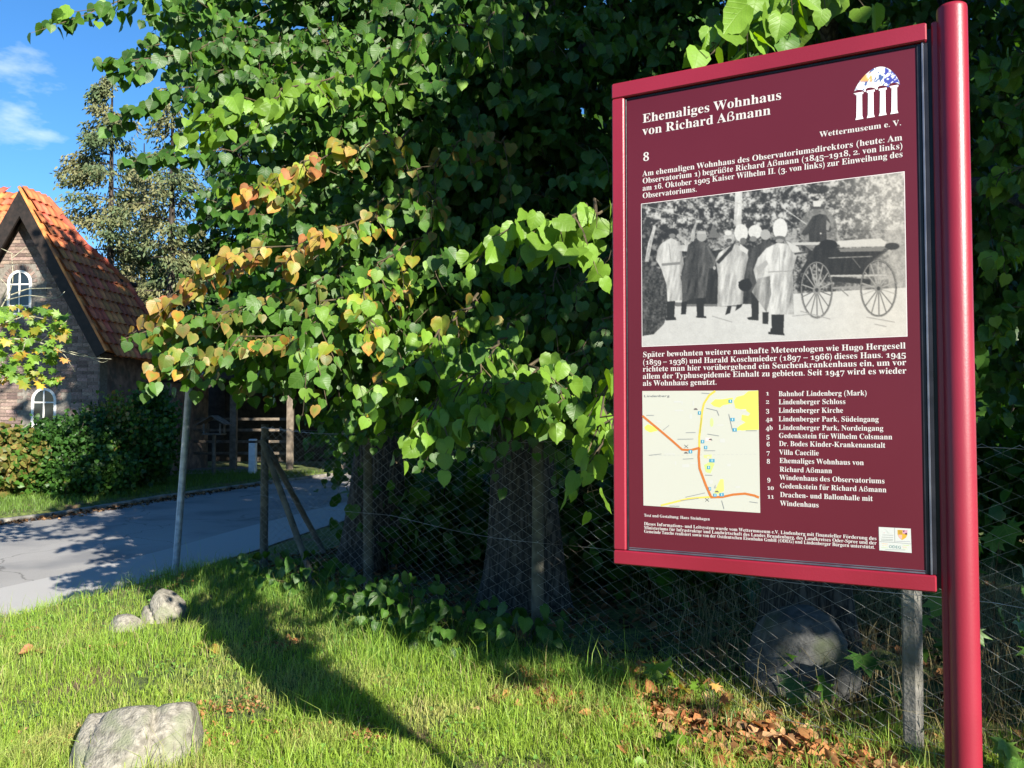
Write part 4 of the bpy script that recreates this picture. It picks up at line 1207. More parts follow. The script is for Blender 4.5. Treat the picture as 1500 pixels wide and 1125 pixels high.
bough(TM, [P(880, 520, 4.3), P(840, 560, 4.0), P(800, 600, 3.9)], 7, .26, 7, .095, {'mid': 2, 'lime': 1}, down=.7)
for px_, py_, dd_ in ((860, 500, 4.2), (780, 440, 4.6), (850, 420, 4.5)):
    bough(TM, [P(px_ + 60, py_ - 60, dd_ + .4), P(px_, py_, dd_), P(px_ - 40, py_ + 50, dd_ - .1)], 6, .28, 7, .092, {'mid': 1, 'dark': 3}, down=.6)  # dark leaf mix puts the inner crown's shade into these boughs' colour
bough(TM, [P(760, 20, 4.8), P(680, 40, 4.4), P(600, 60, 4.3), P(540, 80, 4.3)], 8, .32, 8, .10, {'mid': 3, 'lime': .5}, down=.7)
bough(TM, [P(740, 200, 5.0), P(660, 210, 4.6), P(600, 260, 4.4), P(640, 300, 4.3)], 9, .32, 8, .09, {'mid': 3, 'olive': .8}, down=.7)
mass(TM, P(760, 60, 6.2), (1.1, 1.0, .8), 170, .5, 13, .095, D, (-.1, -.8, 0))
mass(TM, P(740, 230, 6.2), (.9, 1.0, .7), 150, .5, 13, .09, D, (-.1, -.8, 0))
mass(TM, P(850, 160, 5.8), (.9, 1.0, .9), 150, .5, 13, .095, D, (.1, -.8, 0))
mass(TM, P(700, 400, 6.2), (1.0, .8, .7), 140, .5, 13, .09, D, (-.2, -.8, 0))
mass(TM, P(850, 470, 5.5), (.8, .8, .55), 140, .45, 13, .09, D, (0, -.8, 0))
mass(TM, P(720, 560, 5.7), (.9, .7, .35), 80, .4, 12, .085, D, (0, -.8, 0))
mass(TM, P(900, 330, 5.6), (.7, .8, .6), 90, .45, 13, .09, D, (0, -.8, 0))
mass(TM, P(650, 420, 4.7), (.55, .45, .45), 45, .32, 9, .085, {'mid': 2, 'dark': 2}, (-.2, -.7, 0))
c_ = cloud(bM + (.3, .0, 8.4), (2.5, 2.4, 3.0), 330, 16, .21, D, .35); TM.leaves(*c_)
finish_tree(TM)

# right linden, partly hidden by the board
bR = np.array([1.92, 5.35, 0.0]); bR[2] = hgt(bR[0], bR[1])
tr_ = thing("linden_tree", "linden with thick trunk directly behind the board and foliage showing right of the post", "tree", bR, "lindens behind the wire fence")
trunk(tr_, bR, 8, .27, (.1, .3), flare=1.35, limbs=[[bR + (0, 0, 3.0), P(1220, 0, 4.6), P(1160, -90, 4.0)], [bR + (0, 0, 2.4), P(1440, 260, 4.0), P(1500, 300, 3.4)], [bR + (0, 0, 3), bR + (1.4, -.6, 5)], [bR + (0, 0, 5), bR + (-.5, 1.5, 8)]])
TR = Tree(tr_)
bough(TR, [P(1200, -80, 2.7), P(1140, -10, 2.55), P(1085, 35, 2.5), P(1040, 62, 2.5)], 6, .20, 4, .095, {'lime': 1}, down=.5)
bough(TR, [P(1240, -50, 2.8), P(1160, 5, 2.6), P(1110, 25, 2.55)], 5, .18, 4, .10, {'lime': 2, 'mid': 1}, down=.6)
for py_, dd_, mm in ((60, 3.2, {'lime': 1, 'mid': 2}), (140, 3.3, {'mid': 2, 'dark': 1}), (230, 3.2, {'mid': 2, 'lime': .7}), (340, 3.3, {'lime': 1, 'mid': 2}), (440, 3.3, {'mid': 2, 'lime': .5})):  # lime share puts some sunlight into the colour of these leaves
    bough(TR, [P(1590, py_ - 50, dd_ + .2), P(1530, py_ - 10, dd_), P(1455, py_ + 30, dd_)], 6, .22, 6, .085, mm, down=.5)
mass(TR, P(1090, 20, 5.4), (1.1, .9, .7), 150, .5, 13, .095, D, (0, -.8, 0))
mass(TR, P(1300, 60, 5.0), (.9, .9, .8), 110, .5, 13, .095, D, (0, -.8, 0))
mass(TR, P(1480, 200, 5.2), (.7, .9, 1.0), 170, .5, 13, .09, {'dark': 2, 'mid': 1.5}, (0, -.8, 0))
mass(TR, P(1480, 460, 5.4), (.7, .8, .5), 100, .45, 13, .09, {'dark': 2, 'mid': 1}, (0, -.8, 0))
mass(TR, P(1150, 350, 5.8), (1.0, .6, 1.0), 90, .5, 13, .10, D, (0, -.8, 0))
c_ = cloud(bR + (.1, .0, 7.8), (2.6, 2.4, 3.0), 300, 16, .21, D, .35); TR.leaves(*c_)
finish_tree(TR)

# the same row goes on to the right, beyond the picture; its crowns shade the fence
for (x, y, cz, rx, rz, h, lab) in ((5.2, 1.9, 5.3, 2.3, 2.4, 6.5, "linden further along the fence, first beyond the right edge"),
                                   (8.7, -2.0, 6.2, 2.8, 3.6, 8, "linden further along the fence, second beyond the right edge"),
                                   (12.6, -6.2, 7.4, 3.2, 4.6, 9, "tall linden further along the fence, last of the row")):
    b_ = np.array([x, y, float(hgt(x, y))])
    t_ = thing("linden_tree", lab, "tree", b_, "lindens behind the wire fence")
    trunk(t_, b_, h, .27)
    c_ = cloud((x, y, cz), (rx, rx, rz), 300, 15, .20, D, .32)
    if cz < 6:  # added unseen crown lobes, shaped to shade the foliage but not the board
        c2_ = cloud((4.0, 1.55, 5.2), (2.2, 2.0, 1.8), 260, 15, .20, D, .25); c3_ = cloud((3.9, 1.0, 3.4), (1.25, 1.3, .9), 90, 15, .18, D, .2)
        c4_ = cloud((3.9, .6, 4.8), (1.2, 1.2, 1.4), 150, 15, .17, D, .16)
        c_ = tuple(np.concatenate(z_) for z_ in zip(c_, c2_, c3_, c4_))
    leaf_mass_mesh("foliage", c_[0], unit(c_[1]), unit(c_[2] - (c_[2] * unit(c_[1])).sum(1, keepdims=True) * unit(c_[1])), c_[3], c_[4], t_, M['leaf_far'])

def far_leaves(name, root, c, r, ncl, per, size, mix, spread=.35, mat='leaf_far', hollow=0):
    q = cloud(c, r, ncl, per, size, mix, spread, hollow); T_ = unit(q[1])
    return leaf_mass_mesh(name, q[0], T_, unit(q[2] - (q[2] * T_).sum(1, keepdims=True) * T_), q[3], q[4], root, M[mat])

# ------------------------------------------------------------------ woodland behind the lindens
WL = ['broadleaf tree behind the shed, just right of the dark spruce', 'shaded broadleaf tree behind the shed roof and the orange-tipped boughs', 'shaded tree deep in the wood behind the left linden trunk', 'shaded tree in the wood between the left and middle lindens', 'dark tree in the wood directly behind the middle linden trunk', 'dark tree in the wood behind the left edge of the board', 'dark tree in the wood behind the centre of the board', 'dark tree in the wood behind the right half of the board', 'dark tree in the wood showing right of the crimson post', 'dark tree in the wood at the far right edge']
for i, (px_, dep, h, r) in enumerate(((330, 33, 9, 3.0), (430, 29, 11, 3.2), (545, 27, 10, 3.4), (665, 22, 11, 3.2), (800, 19, 11, 3.0), (950, 17, 10, 3.0), (1110, 16, 11, 3.2), (1290, 15, 10, 3.2), (1470, 13, 10, 3.0), (1660, 12, 9, 3.0))):
    b_ = P(px_, 600, dep); b_[2] = .05
    t_ = thing("woodland_tree", WL[i], "tree", b_, "trees of the shaded wood")
    trunk(t_, b_, h * .8, .2, mat='bark_dark', n=10, seg=8)
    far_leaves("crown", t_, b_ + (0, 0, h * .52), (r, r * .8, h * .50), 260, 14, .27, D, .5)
SL = ['dark shrub seen through the fence beside the left linden trunk', 'dark shrub seen through the fence between the two left trunks', 'dark shrub seen through the fence right of the middle trunk', 'dark shrub behind the fence at the lower left corner of the board', 'dark shrub behind the fence below the map', 'dark shrub behind the fence beside the trunk below the board', 'dark shrub behind the fence and dry grass next to the crimson post', 'dark shrub behind the fence at the right edge']
SL += ['low dark shrub close behind the fence between the left and middle linden trunks', 'low dark shrub close behind the fence right of the middle trunk', 'low dark shrub close behind the fence under the left half of the board']  # three more shrubs added to darken the gap behind the fence
for i, (px_, dep, w_, h) in enumerate(((585, 15.5, 1.6, 1.5), (700, 12, 1.5, 1.5), (830, 11, 1.5, 1.6), (960, 10, 1.4, 1.5), (1090, 9.5, 1.5, 1.5), (1240, 9.5, 1.3, 1.6), (1400, 9, 1.3, 1.7), (1560, 8.5, 1.3, 1.6), (650, 8.8, .8, 1.0), (880, 7.8, .9, 1.1), (1010, 7.4, .9, 1.1))):
    b_ = P(px_, 600, dep); b_[2] = .03
    t_ = thing("shade_shrub", SL[i], "shrub", b_, "undergrowth shrubs behind the fence")
    s_ = MB()
    for k in range(7):
        a_ = rng.uniform(0, 6.28); s_.tube([b_, b_ + (math.cos(a_) * w_ * .3, math.sin(a_) * w_ * .3, h * .5), b_ + (math.cos(a_) * w_ * .7, math.sin(a_) * w_ * .5, h)], [.018, .01, .004], 5)
    s_.build("stem", M['bark_dark'], t_)
    far_leaves("foliage", t_, b_ + (0, 0, h * .55), (w_, .8, h * .6), 90, 14, .12, D, .22)

# ------------------------------------------------------------------ chain link fence
FP0 = np.array([.13, 5.5]); FD = unit(np.array([.70, -.714]))      # the run beside the lawn
def fpt(t): return FP0 + FD * t
tP = {'p1': -3.72, 'p2': -1.93, 'p3': 0.0, 'p4': 2.38, 'p5': 4.8}
FH = 1.42
CORNER = fpt(tP['p1'])
FD2 = unit(np.array([.30, 1.0]))
fence = thing("chain_link_fence", "galvanised chain link fence on grey posts from behind the board to the corner", "fence", (*CORNER, 0))
def fpost(p, r, h, mat, lean=(0, 0), square=False):
    mb = MB(); z0 = float(hgt(*p)) - .15
    if square:
        mb.obox((p[0] + lean[0] / 2, p[1] + lean[1] / 2, z0 + (h + .15) / 2), (FD[0], FD[1], 0), (-FD[1], FD[0], 0), unit(np.array([lean[0], lean[1], h])), r * 2, r * 2, h + .15, .012)
    else:
        mb.tube([(p[0], p[1], z0), (p[0] + lean[0] * .5, p[1] + lean[1] * .5, z0 + h * .5), (p[0] + lean[0], p[1] + lean[1], z0 + h + .15)], [r * 1.05, r, r * .92], 12)
    return mb.build("post", M[mat], fence, smooth=not square)
for k in ('p1', 'p2', 'p3', 'p4', 'p5'):
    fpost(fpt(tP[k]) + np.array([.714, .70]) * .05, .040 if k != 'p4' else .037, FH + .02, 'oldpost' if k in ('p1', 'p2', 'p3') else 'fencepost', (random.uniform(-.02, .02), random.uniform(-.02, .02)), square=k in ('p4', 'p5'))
for d_ in (2.4, 4.8, 7.2):
    fpost(CORNER + FD2 * d_ + (.05, 0), .04, FH, 'oldpost')
def brace(a, b, mat):
    mb = MB(); mb.tube([a, b], .03, 8); mb.build("brace", M[mat], fence, smooth=True)
z_c = float(hgt(*CORNER))
brace((*(CORNER + FD * .04), z_c + 1.28), (*(CORNER + FD * 1.05), z_c + .0), 'oldpost')
brace((*(CORNER + FD2 * .04), z_c + 1.30), (*(CORNER + FD2 * 1.25), z_c + .0), 'fencepost')
def chain(A, B, name, cell=.072, r=.0015):
    """woven wires, each a zigzag hanging from the top"""
    A, B = np.asarray(A, float), np.asarray(B, float)
    L = np.linalg.norm(B - A); d = (B - A) / L; nrm = np.array([-d[1], d[0]])
    nw = int(L / (cell)) ; nz_ = int(FH / (cell / 2)); zs = np.arange(nz_ + 1) * cell / 2
    V, Fc = [], []
    base = 0
    a3 = np.arange(3) / 3 * 2 * np.pi
    for w in range(nw * 1):
        for ph in (0,):
            x0 = w * cell
            # wire zigzags between x0 and x0+cell so neighbours hook into each other
            xx = x0 + np.where((np.arange(nz_ + 1) + w) % 2, cell * 1.02, -cell * .02)
            dep = np.where(np.arange(nz_ + 1) % 2, .0022, -.0022)
            sg_ = .012 * np.sin(x0 * 2.1) + .015 * np.sin(x0 * 5.3 + 1) * (1 - zs / FH) + .010 * np.sin(zs * 5 + x0 * 3)
            bow = .010 * np.sin(x0 * 3.3 + zs * 4)
            p2 = A[None] + d[None] * (xx + bow)[:, None] + nrm[None] * (dep + sg_)[:, None]
            z0 = hgt(p2[:, 0], p2[:, 1])
            p = np.c_[p2, z0 + .02 + zs + .006 * np.sin(x0 * 4) - .03 * np.sin(math.pi * min(1, ((x0 % 2.1) / 2.1))) * (zs / FH)]
            t = unit(np.gradient(p, axis=0)); nn = np.array([nrm[0], nrm[1], 0]); s_ = unit(np.cross(t, nn))
            # ring axes: in-plane perpendicular and the fence normal
            ring = p[:, None] + r * (np.cos(a3)[None, :, None] * s_[:, None] + np.sin(a3)[None, :, None] * nn)
            V.append(ring.reshape(-1, 3)); k = np.arange(nz_)[:, None] * 3; i = np.arange(3)[None]
            j = (i + 1) % 3
            Fc.append(np.stack([k + i, k + j, k + 3 + j, k + 3 + i], -1).reshape(-1, 4) + base); base += (nz_ + 1) * 3
    o = obj(name, np.concatenate(V), np.concatenate(Fc), M['wire'], fence); tag(o, kind='stuff')
    for zz in (.06, .75, FH - .01):
        n_ = 40; tt = np.linspace(0, L, n_); q2 = A[None] + d[None] * tt[:, None] + nrm[None] * .006
        b = MB(); b.tube(np.c_[q2, hgt(q2[:, 0], q2[:, 1]) + zz - .025 * np.abs(np.sin(tt * math.pi / 2.15))], .0016, 5); b.build("tension_wire", M['wire'], fence)
chain(fpt(tP['p1']), fpt(5.6), "wire_mesh")
chain(CORNER + FD2 * .02, CORNER + FD2 * 7.2, "wire_mesh")

# ------------------------------------------------------------------ street name post by the road
sp_b = G(257, 838, .03); sp_t = P(279, 540, 8.15)
sgn = thing("street_sign", "leaning galvanised post at the road edge with blue street name plate half hidden by leaves", "street sign", sp_b)
mb = MB(); top_ = sp_b + (sp_t - sp_b) * 1.13
mb.tube([sp_b - (sp_t - sp_b) * .05, (sp_b + top_) / 2, top_], [.033, .033, .033], 16); mb.build("post", M['zinc'], sgn, smooth=True)
ax = unit(sp_t - sp_b)
for q in (.965, 1.06):
    c_ = sp_b + (sp_t - sp_b) * q; mb = MB(); mb.tube([c_ - ax * .016, c_ + ax * .016], .038, 16); mb.build("clamp", M['zinc'], sgn, smooth=True)
pd = unit(np.array([.80, .60, 0])); pnn = unit(np.array([.60, -.80, 0]))
c_ = sp_b + (sp_t - sp_b) * 1.01 + pd * .16 + (0, 0, .0)
mb = MB(); mb.obox(c_, pd, pnn, UPV, .24, .010, .15, .003); pl_ = mb.build("name_plate", M['blue'], sgn)
for z_, w_, h_ in ((.068, .23, .006), (-.068, .23, .006)):
    mb = MB(); mb.obox(c_ + UPV * z_ + pnn * .0062, pd, pnn, UPV, w_, .001, h_); mb.build("border", M['white'], pl_)

# ------------------------------------------------------------------ boulders
def boulder(name, label, base, lobes, mat, seed, rough=.05, parent=None):
    """lobes: (dx, dy, dz, rx, ry, rz, rot) ellipsoids fused into one worn stone, with cracks where they meet"""
    import bmesh
    bm = bmesh.new(); bmesh.ops.create_icosphere(bm, subdivisions=5, radius=1)
    d = np.array([v.co[:] for v in bm.verts]); f = [[v.index for v in q.verts] for q in bm.faces]; bm.free()
    R = np.zeros(len(d)); R2 = np.zeros(len(d))
    for (dx, dy, dz, rx, ry, rz, rot) in lobes:
        c, s = math.cos(rot), math.sin(rot); Rm = np.array([[c, s, 0], [-s, c, 0], [0, 0, 1]])
        o = -(Rm @ np.array([dx, dy, dz])) / (rx, ry, rz); q = (d @ Rm.T) / (rx, ry, rz)
        A_ = (np.abs(q) ** 2).sum(1); B_ = (q * o).sum(1); Cc = (o ** 2).sum() - 1
        disc = np.maximum(B_ * B_ - A_ * Cc, 0)
        r_ = (-B_ + np.sqrt(disc)) / A_
        # flattened facets
        R2 = np.where(r_ > R, R, np.maximum(R2, r_)); R = np.maximum(R, r_)
    crack = np.clip(1 - (R - R2) / .016, 0, 1) * (R2 > 0)
    n_ = lambda s, k: (np.sin(d[:, 0] * s + k) + np.sin(d[:, 1] * s * 1.3 + k * 2) + np.sin(d[:, 2] * s * .9 + k * 3 + d[:, 0] * s * .7)) / 3
    R = R * (1 + rough * n_(4, seed) + rough * .5 * n_(11, seed + 1) + rough * .22 * n_(27, seed + 2) + rough * .1 * rng.normal(0, 1, len(d))) - .05 * crack
    v = d * R[:, None]
    ca = np.random.default_rng(seed)
    for _ in range(9):
        u = unit(ca.normal(0, 1, 3)); u[2] = abs(u[2]) * .7; u = unit(u)
        pr_ = v @ u; lim = np.quantile(pr_, .92); ex = np.maximum(pr_ - lim, 0); v = v - u * (ex * .8)[:, None]
    t_ = obj(name, v + base, f, M[mat], None, smooth=True)
    t_.location = (0, 0, 0)
    me = t_.data; me.transform(Matrix.Translation(Vector(-np.asarray(base)))); t_.location = base
    return tag(t_, label, 'boulder')
bs = G(196, 1128, .03)
boulder("boulder", "large pale lichened boulder with two cracks lying in the lawn, lower left", bs + (0, .05, .0), [(-.19, .0, .0, .17, .24, .24, .2), (-.01, -.05, .02, .22, .24, .285, 0), (.15, .02, .02, .21, .24, .265, -.3)], 'stone', 3, .045)
bs = G(236, 910, .03)
boulder("boulder", "pale wedge-shaped boulder in the grass in front of the street sign post", bs + (0, .05, -.02), [(.03, 0, .02, .15, .18, .25, .2), (-.08, -.02, .0, .18, .17, .14, .3)], 'stone', 8, .05)
bs = G(182, 922, .03)
boulder("boulder", "small flat pale stone sunk in the grass left of the wedge-shaped boulder", bs + (0, .02, -.03), [(0, 0, .01, .17, .14, .13, .2)], 'stone', 5, .05)
bs = np.array([1.62, 4.75, .06])
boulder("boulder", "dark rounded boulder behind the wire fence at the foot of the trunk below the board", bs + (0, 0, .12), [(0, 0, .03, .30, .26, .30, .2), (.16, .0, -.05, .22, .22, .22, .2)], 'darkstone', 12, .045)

# ------------------------------------------------------------------ brick house
HG = unit(np.array([1, -.08, 0])); HB = unit(np.array([.08, 1, 0]))     # across the gable, and back along the ridge
HP0 = P(48, 600, 18.0)
house = thing("brick_house", "brick house with steep orange tiled roof, dark bargeboards and arched windows across the road", "house", (HP0[0], HP0[1], 0))
def hw(px, py, off=0.0):
    """gable wall coordinates (across, up) of a pixel, off metres in front of the wall"""
    p = on_plane(px, py, HP0 - HB * off, HB); return np.array([(p - HP0) @ HG, p[2]])
def hp(u, z, off=0.0): return HP0 * (1, 1, 0) + HG * u - HB * off + UPV * z
pk = hw(48, 284); cr_ = hw(145, 600); eL = hw(172, 516)
slope = (pk[1] - eL[1]) / (eL[0] - pk[0])
WR = cr_[0]; WL = 2 * pk[0] - WR
ztop = lambda u: pk[1] - .12 - abs(u - pk[0]) * slope
mb = MB()
poly = [(WL, 0), (WR, 0), (WR, ztop(WR)), (pk[0], pk[1] - .12), (WL, ztop(WL))]
v = [hp(u, z, 0) for u, z in poly] + [hp(u, z, -.3) for u, z in poly]
mb.add(v, [(4, 3, 2, 1, 0), (5, 6, 7, 8, 9)] + [(i, (i + 1) % 5, 5 + (i + 1) % 5, 5 + i) for i in range(5)])
wall = mb.build("wall", M['mortar'], house)
mb = MB()                                                        # side walls of the bay, going back
for u in (WR - .14, WL + .14):
    mb.obox(hp(u, 1.6, -2.8), HG, HB, UPV, .28, 5.0, 3.2)
mb.build("side_wall", M['brick_mass'], house)
# windows: upper and lower arched
wins = []
for (pl, prr, ptop, pbot) in ((12, 46, 396, 462), (47, 82, 568, 636)):
    a_, b_ = hw(pl, ptop), hw(prr, pbot); wins.append(((a_[0] + b_[0]) / 2, abs(b_[0] - a_[0]) / 2, b_[1], a_[1]))
bw, bh, bj = .235, .066, .010
BRK = []; k = 0; z = .02
def in_win(u, z, m=.0):
    for (c, r, zb, zt) in wins:
        sp = zt - r
        if abs(u - c) < r + m and z > zb - m and z < sp: return True
        if z >= sp and math.hypot(u - c, z - sp) < r + m: return True
    return False
while z < pk[1]:
    u = WL + (0 if k % 2 else -bw / 2)
    while u < WR:
        L_ = bw if random.random() < .8 else bw / 2
        a_, b_ = max(u, WL), min(u + L_, WR)
        hl = (pk[1] - .14 - (z + bh)) / slope
        a_, b_ = max(a_, pk[0] - hl), min(b_, pk[0] + hl)
        u += L_ + bj
        if b_ - a_ < .05: continue
        c = (a_ + b_) / 2
        m_ = .13
        if in_win(a_ + .01, z + bh / 2, m_) or in_win(b_ - .01, z + bh / 2, m_) or in_win(c, z + bh / 2, m_): continue
        BRK.append((c, z + bh / 2, b_ - a_, bh, 0))
    z += bh + bj; k += 1
for (c, r, zb, zt) in wins:                                      # arches of standing bricks
    for i in range(13):
        a_ = math.pi * (i + .5) / 13; BRK.append((c + (r + .065) * math.cos(a_), zt - r + (r + .065) * math.sin(a_), .115, .058, a_))
bmb = MB(); bmb.box((-.5, -.5, -.5), (.5, .5, .5)); bme = mesh_data("brick", np.concatenate(bmb.v), bmb.f, M['brick'])
cent = np.array([hp(q[0], q[1]) for q in BRK]); bx, by, _ = project(cent)
# the largest, nearest to the open view, become single bricks
sc_ = np.where((bx > -5) & (bx < 150) & (by < 640), 1.0, 0) * np.array([q[2] for q in BRK]) + .1 * ((by > 460) | (bx > 55)) * (bx > 0)
order = np.argsort(-sc_); single = set(order[:300].tolist()); rest = MB()
R3 = Matrix((( HG[0], HB[0], 0, 0), (HG[1], HB[1], 0, 0), (0, 0, 1, 0), (0, 0, 0, 1)))
for i, (u, z, w_, h_, a_) in enumerate(BRK):
    off = random.uniform(.010, .018); dp = .024
    c = hp(u, z, off - dp / 2)
    if i in single:
        inst("brick", bme, Matrix.Translation(Vector(c)) @ R3 @ Matrix.Rotation(-a_, 4, 'Y') @ Matrix.Diagonal((w_, dp, h_, 1)), wall)
    else:
        ca, sa = math.cos(a_), math.sin(a_)
        rest.obox(c, HG * ca + UPV * sa, HB, -HG * sa + UPV * ca, w_, dp, h_)
tag(rest.build("brickwork", M['brick_mass'], wall), kind='stuff')
for (c, r, zb, zt) in wins:
    fr = MB(); sp = zt - r
    outer = [(c - r, zb)] + [(c + r * math.cos(math.pi - math.pi * i / 18), sp + r * math.sin(math.pi * i / 18)) for i in range(19)] + [(c + r, zb)]
    ri = r - .055
    inner = [(c - ri, zb + .055)] + [(c + ri * math.cos(math.pi - math.pi * i / 18), sp + ri * math.sin(math.pi * i / 18)) for i in range(19)] + [(c + ri, zb + .055)]
    n_ = len(outer)
    v = [hp(*q, .022) for q in outer] + [hp(*q, .022) for q in inner] + [hp(*q, -.02) for q in inner] + [hp(*q, .002) for q in outer]
    f = [(i, (i + 1) % n_, n_ + (i + 1) % n_, n_ + i) for i in range(n_)] + [(n_ + i, n_ + (i + 1) % n_, 2 * n_ + (i + 1) % n_, 2 * n_ + i) for i in range(n_)] + [(3 * n_ + i, 3 * n_ + (i + 1) % n_, (i + 1) % n_, i) for i in range(n_)]
    fr.add(v, f)
    win = fr.build("window", M['white'], house)
    g_ = MB(); g_.add([hp(*q, .004) for q in inner], [tuple(range(n_))]); g_.build("pane", M['glass'], win)
    for (a_, b_) in (((c - .014, zb + .05), (c + .014, zt - .05)), ((c - ri + .002, sp - .05), (c + ri - .002, sp - .022)), ((c - ri + .002, (zb + sp) / 2 - .16), (c + ri - .002, (zb + sp) / 2 - .136))):
        m_ = MB(); m_.obox(hp((a_[0] + b_[0]) / 2, (a_[1] + b_[1]) / 2, .012), HG, HB, UPV, b_[0] - a_[0], .015 + (.002 if b_[0] - a_[0] > .05 else 0), b_[1] - a_[1]); m_.build("glazing_bar", M['white'], win)
# bargeboards and soffit
ln_ = math.hypot(eL[0] - pk[0], pk[1] - eL[1])
for s_ in (1, -1):
    dv = unit(HG * s_ * (eL[0] - pk[0]) - UPV * (pk[1] - eL[1])); nv = unit(np.cross(HB, dv)) * (1 if s_ > 0 else -1)
    if nv[2] < 0: nv = -nv
    OFF = .42
    # board with plumb cut at the peak: built as a prism
    w_ = .29
    p0 = hp(pk[0], pk[1], OFF); p1 = p0 + dv * ln_
    lowpk = hp(pk[0], pk[1] - w_ / abs(nv @ UPV), OFF)
    q = [p0, p1, p1 - nv * w_ * .9, lowpk]
    mb = MB(); mb.hexa([q[0], q[1], q[2], q[3]] + [a_ + HB * .05 for a_ in q]); mb.build("bargeboard", M['darkwood'], house)
    mb = MB(); q2 = [p0 + HB * .052 - nv * .10, p1 + HB * .052 - nv * .10]
    mb.hexa([q2[0], q2[1], q2[1] + HB * .5, q2[0] + HB * .5] + [a_ + nv * .03 for a_ in (q2[0], q2[1], q2[1] + HB * .5, q2[0] + HB * .5)]); mb.build("soffit", M['darkwood'], house)
# right hand roof slope, seen at a glancing angle, tiled
RD = unit(HG * (eL[0] - pk[0]) - UPV * (pk[1] - eL[1]))          # down the slope
RN = unit(np.cross(HB, RD)); RN = RN if RN[2] > 0 else -RN
RP = hp(pk[0], pk[1] + .06, .44)
def rc(px, py):
    p = on_plane(px, py, RP, RN) - RP; return np.array([p @ HB, p @ RD])
outl = [np.array([0, 0.]), rc(66, 291), rc(119, 358), rc(150, 384), rc(182, 414), rc(216, 466), rc(246, 512), rc(262, 540), np.array([rc(262, 540)[0], ln_ + .15]), np.array([0, ln_ + .05])]
outl[8][1] = max(outl[8][1], outl[7][1])
mb = MB(); vv = [RP + HB * q[0] + RD * q[1] for q in outl]; n_ = len(vv)
mb.add(vv + [a_ - RN * .05 for a_ in vv], [tuple(range(n_)), tuple(range(2 * n_ - 1, n_ - 1, -1))] + [(i, n_ + i, n_ + (i + 1) % n_, (i + 1) % n_) for i in range(n_)])
roof = mb.build("roof", M['tile'], house)
tw_, te_ = .215, .30
tmb = MB(); N_ = 9; vv = []
for zz, tk in ((0, .0), (1, .0)):
    for i in range(N_):
        x = i / (N_ - 1); vv.append(((x - .5) * tw_ * 1.04, zz * te_ * 1.12 - .02, .022 + .018 * math.cos(x * 2 * math.pi) + (.030 if zz else .004)))
for i in range(N_):
    x = i / (N_ - 1); vv.append(((x - .5) * tw_ * 1.04, te_ * 1.12 - .02, .004 + .018 * math.cos(x * 2 * math.pi)))
tmb.add(vv, [(i, i + 1, N_ + i + 1, N_ + i) for i in range(N_ - 1)] + [(N_ + i, N_ + i + 1, 2 * N_ + i + 1, 2 * N_ + i) for i in range(N_ - 1)])
tme = mesh_data("roof_tile", np.concatenate(tmb.v), tmb.f, M['tile'], smooth=False)
def in_poly(x, y, pts):
    r_ = False; j = len(pts) - 1
    for i in range(len(pts)):
        if (pts[i][1] > y) != (pts[j][1] > y) and x < (pts[j][0] - pts[i][0]) * (y - pts[i][1]) / (pts[j][1] - pts[i][1]) + pts[i][0]: r_ = not r_
        j = i
    return r_
NT = 0
def tile_plane(O, across, down, nrm, test, u0, u1, v0, v1, roof_, cap):
    global NT
    m3 = Matrix(((across[0], down[0], nrm[0], 0), (across[1], down[1], nrm[1], 0), (across[2], down[2], nrm[2], 0), (0, 0, 0, 1)))
    extra = MB(); cnt = 0; v = v0; row = 0
    base = np.array(vv)
    while v < v1:
        u = u0 + (tw_ / 2 if row % 2 else 0)
        while u < u1:
            if test(u, v + te_ / 2):
                c = O + across * u + down * (v + random.uniform(-.006, .006)) + nrm * random.uniform(0, .005)
                a_ = random.uniform(-.02, .02)
                if cnt < cap:
                    inst("roof_tile", tme, Matrix.Translation(Vector(c)) @ m3 @ Matrix.Rotation(a_, 4, 'Z'), roof_); cnt += 1
                else:
                    extra.add(c + base[:, 0:1] * across + base[:, 1:2] * down + base[:, 2:3] * nrm, tmb.f)
            u += tw_
        v += te_; row += 1
    if extra.n: tag(extra.build("tiling", M['tile'], roof_), kind='stuff')
umax = max(q[0] for q in outl); vmax = max(q[1] for q in outl)
tile_plane(RP, HB, RD, RN, lambda u, v: in_poly(u, v, outl), .1, umax, 0.0, vmax, roof, 300)
# ridge / hip tiles along the visible outline
rt_ = MB()
for i in range(1, 7):
    a_, b_ = RP + HB * outl[i][0] + RD * outl[i][1], RP + HB * outl[i + 1][0] + RD * outl[i + 1][1]
    L_ = np.linalg.norm(b_ - a_); m_ = max(1, int(L_ / .33))
    for k in range(m_):
        p_, q_ = a_ + (b_ - a_) * k / m_, a_ + (b_ - a_) * (k + 1.12) / m_
        t_ = MB(); t_.tube([p_ + RN * .03, q_ + RN * .045], [.075, .09], 10); t_.build("ridge_tile", M['tile'], roof)
g_ = MB(); c_ = RP + HB * rc(184, 414)[0] + RD * rc(184, 414)[1]
g_.obox(c_ + HB * .1, HG, HB, UPV, .12, .75, .10, .02); g_.build("gutter_end", M['darkwood'], house)
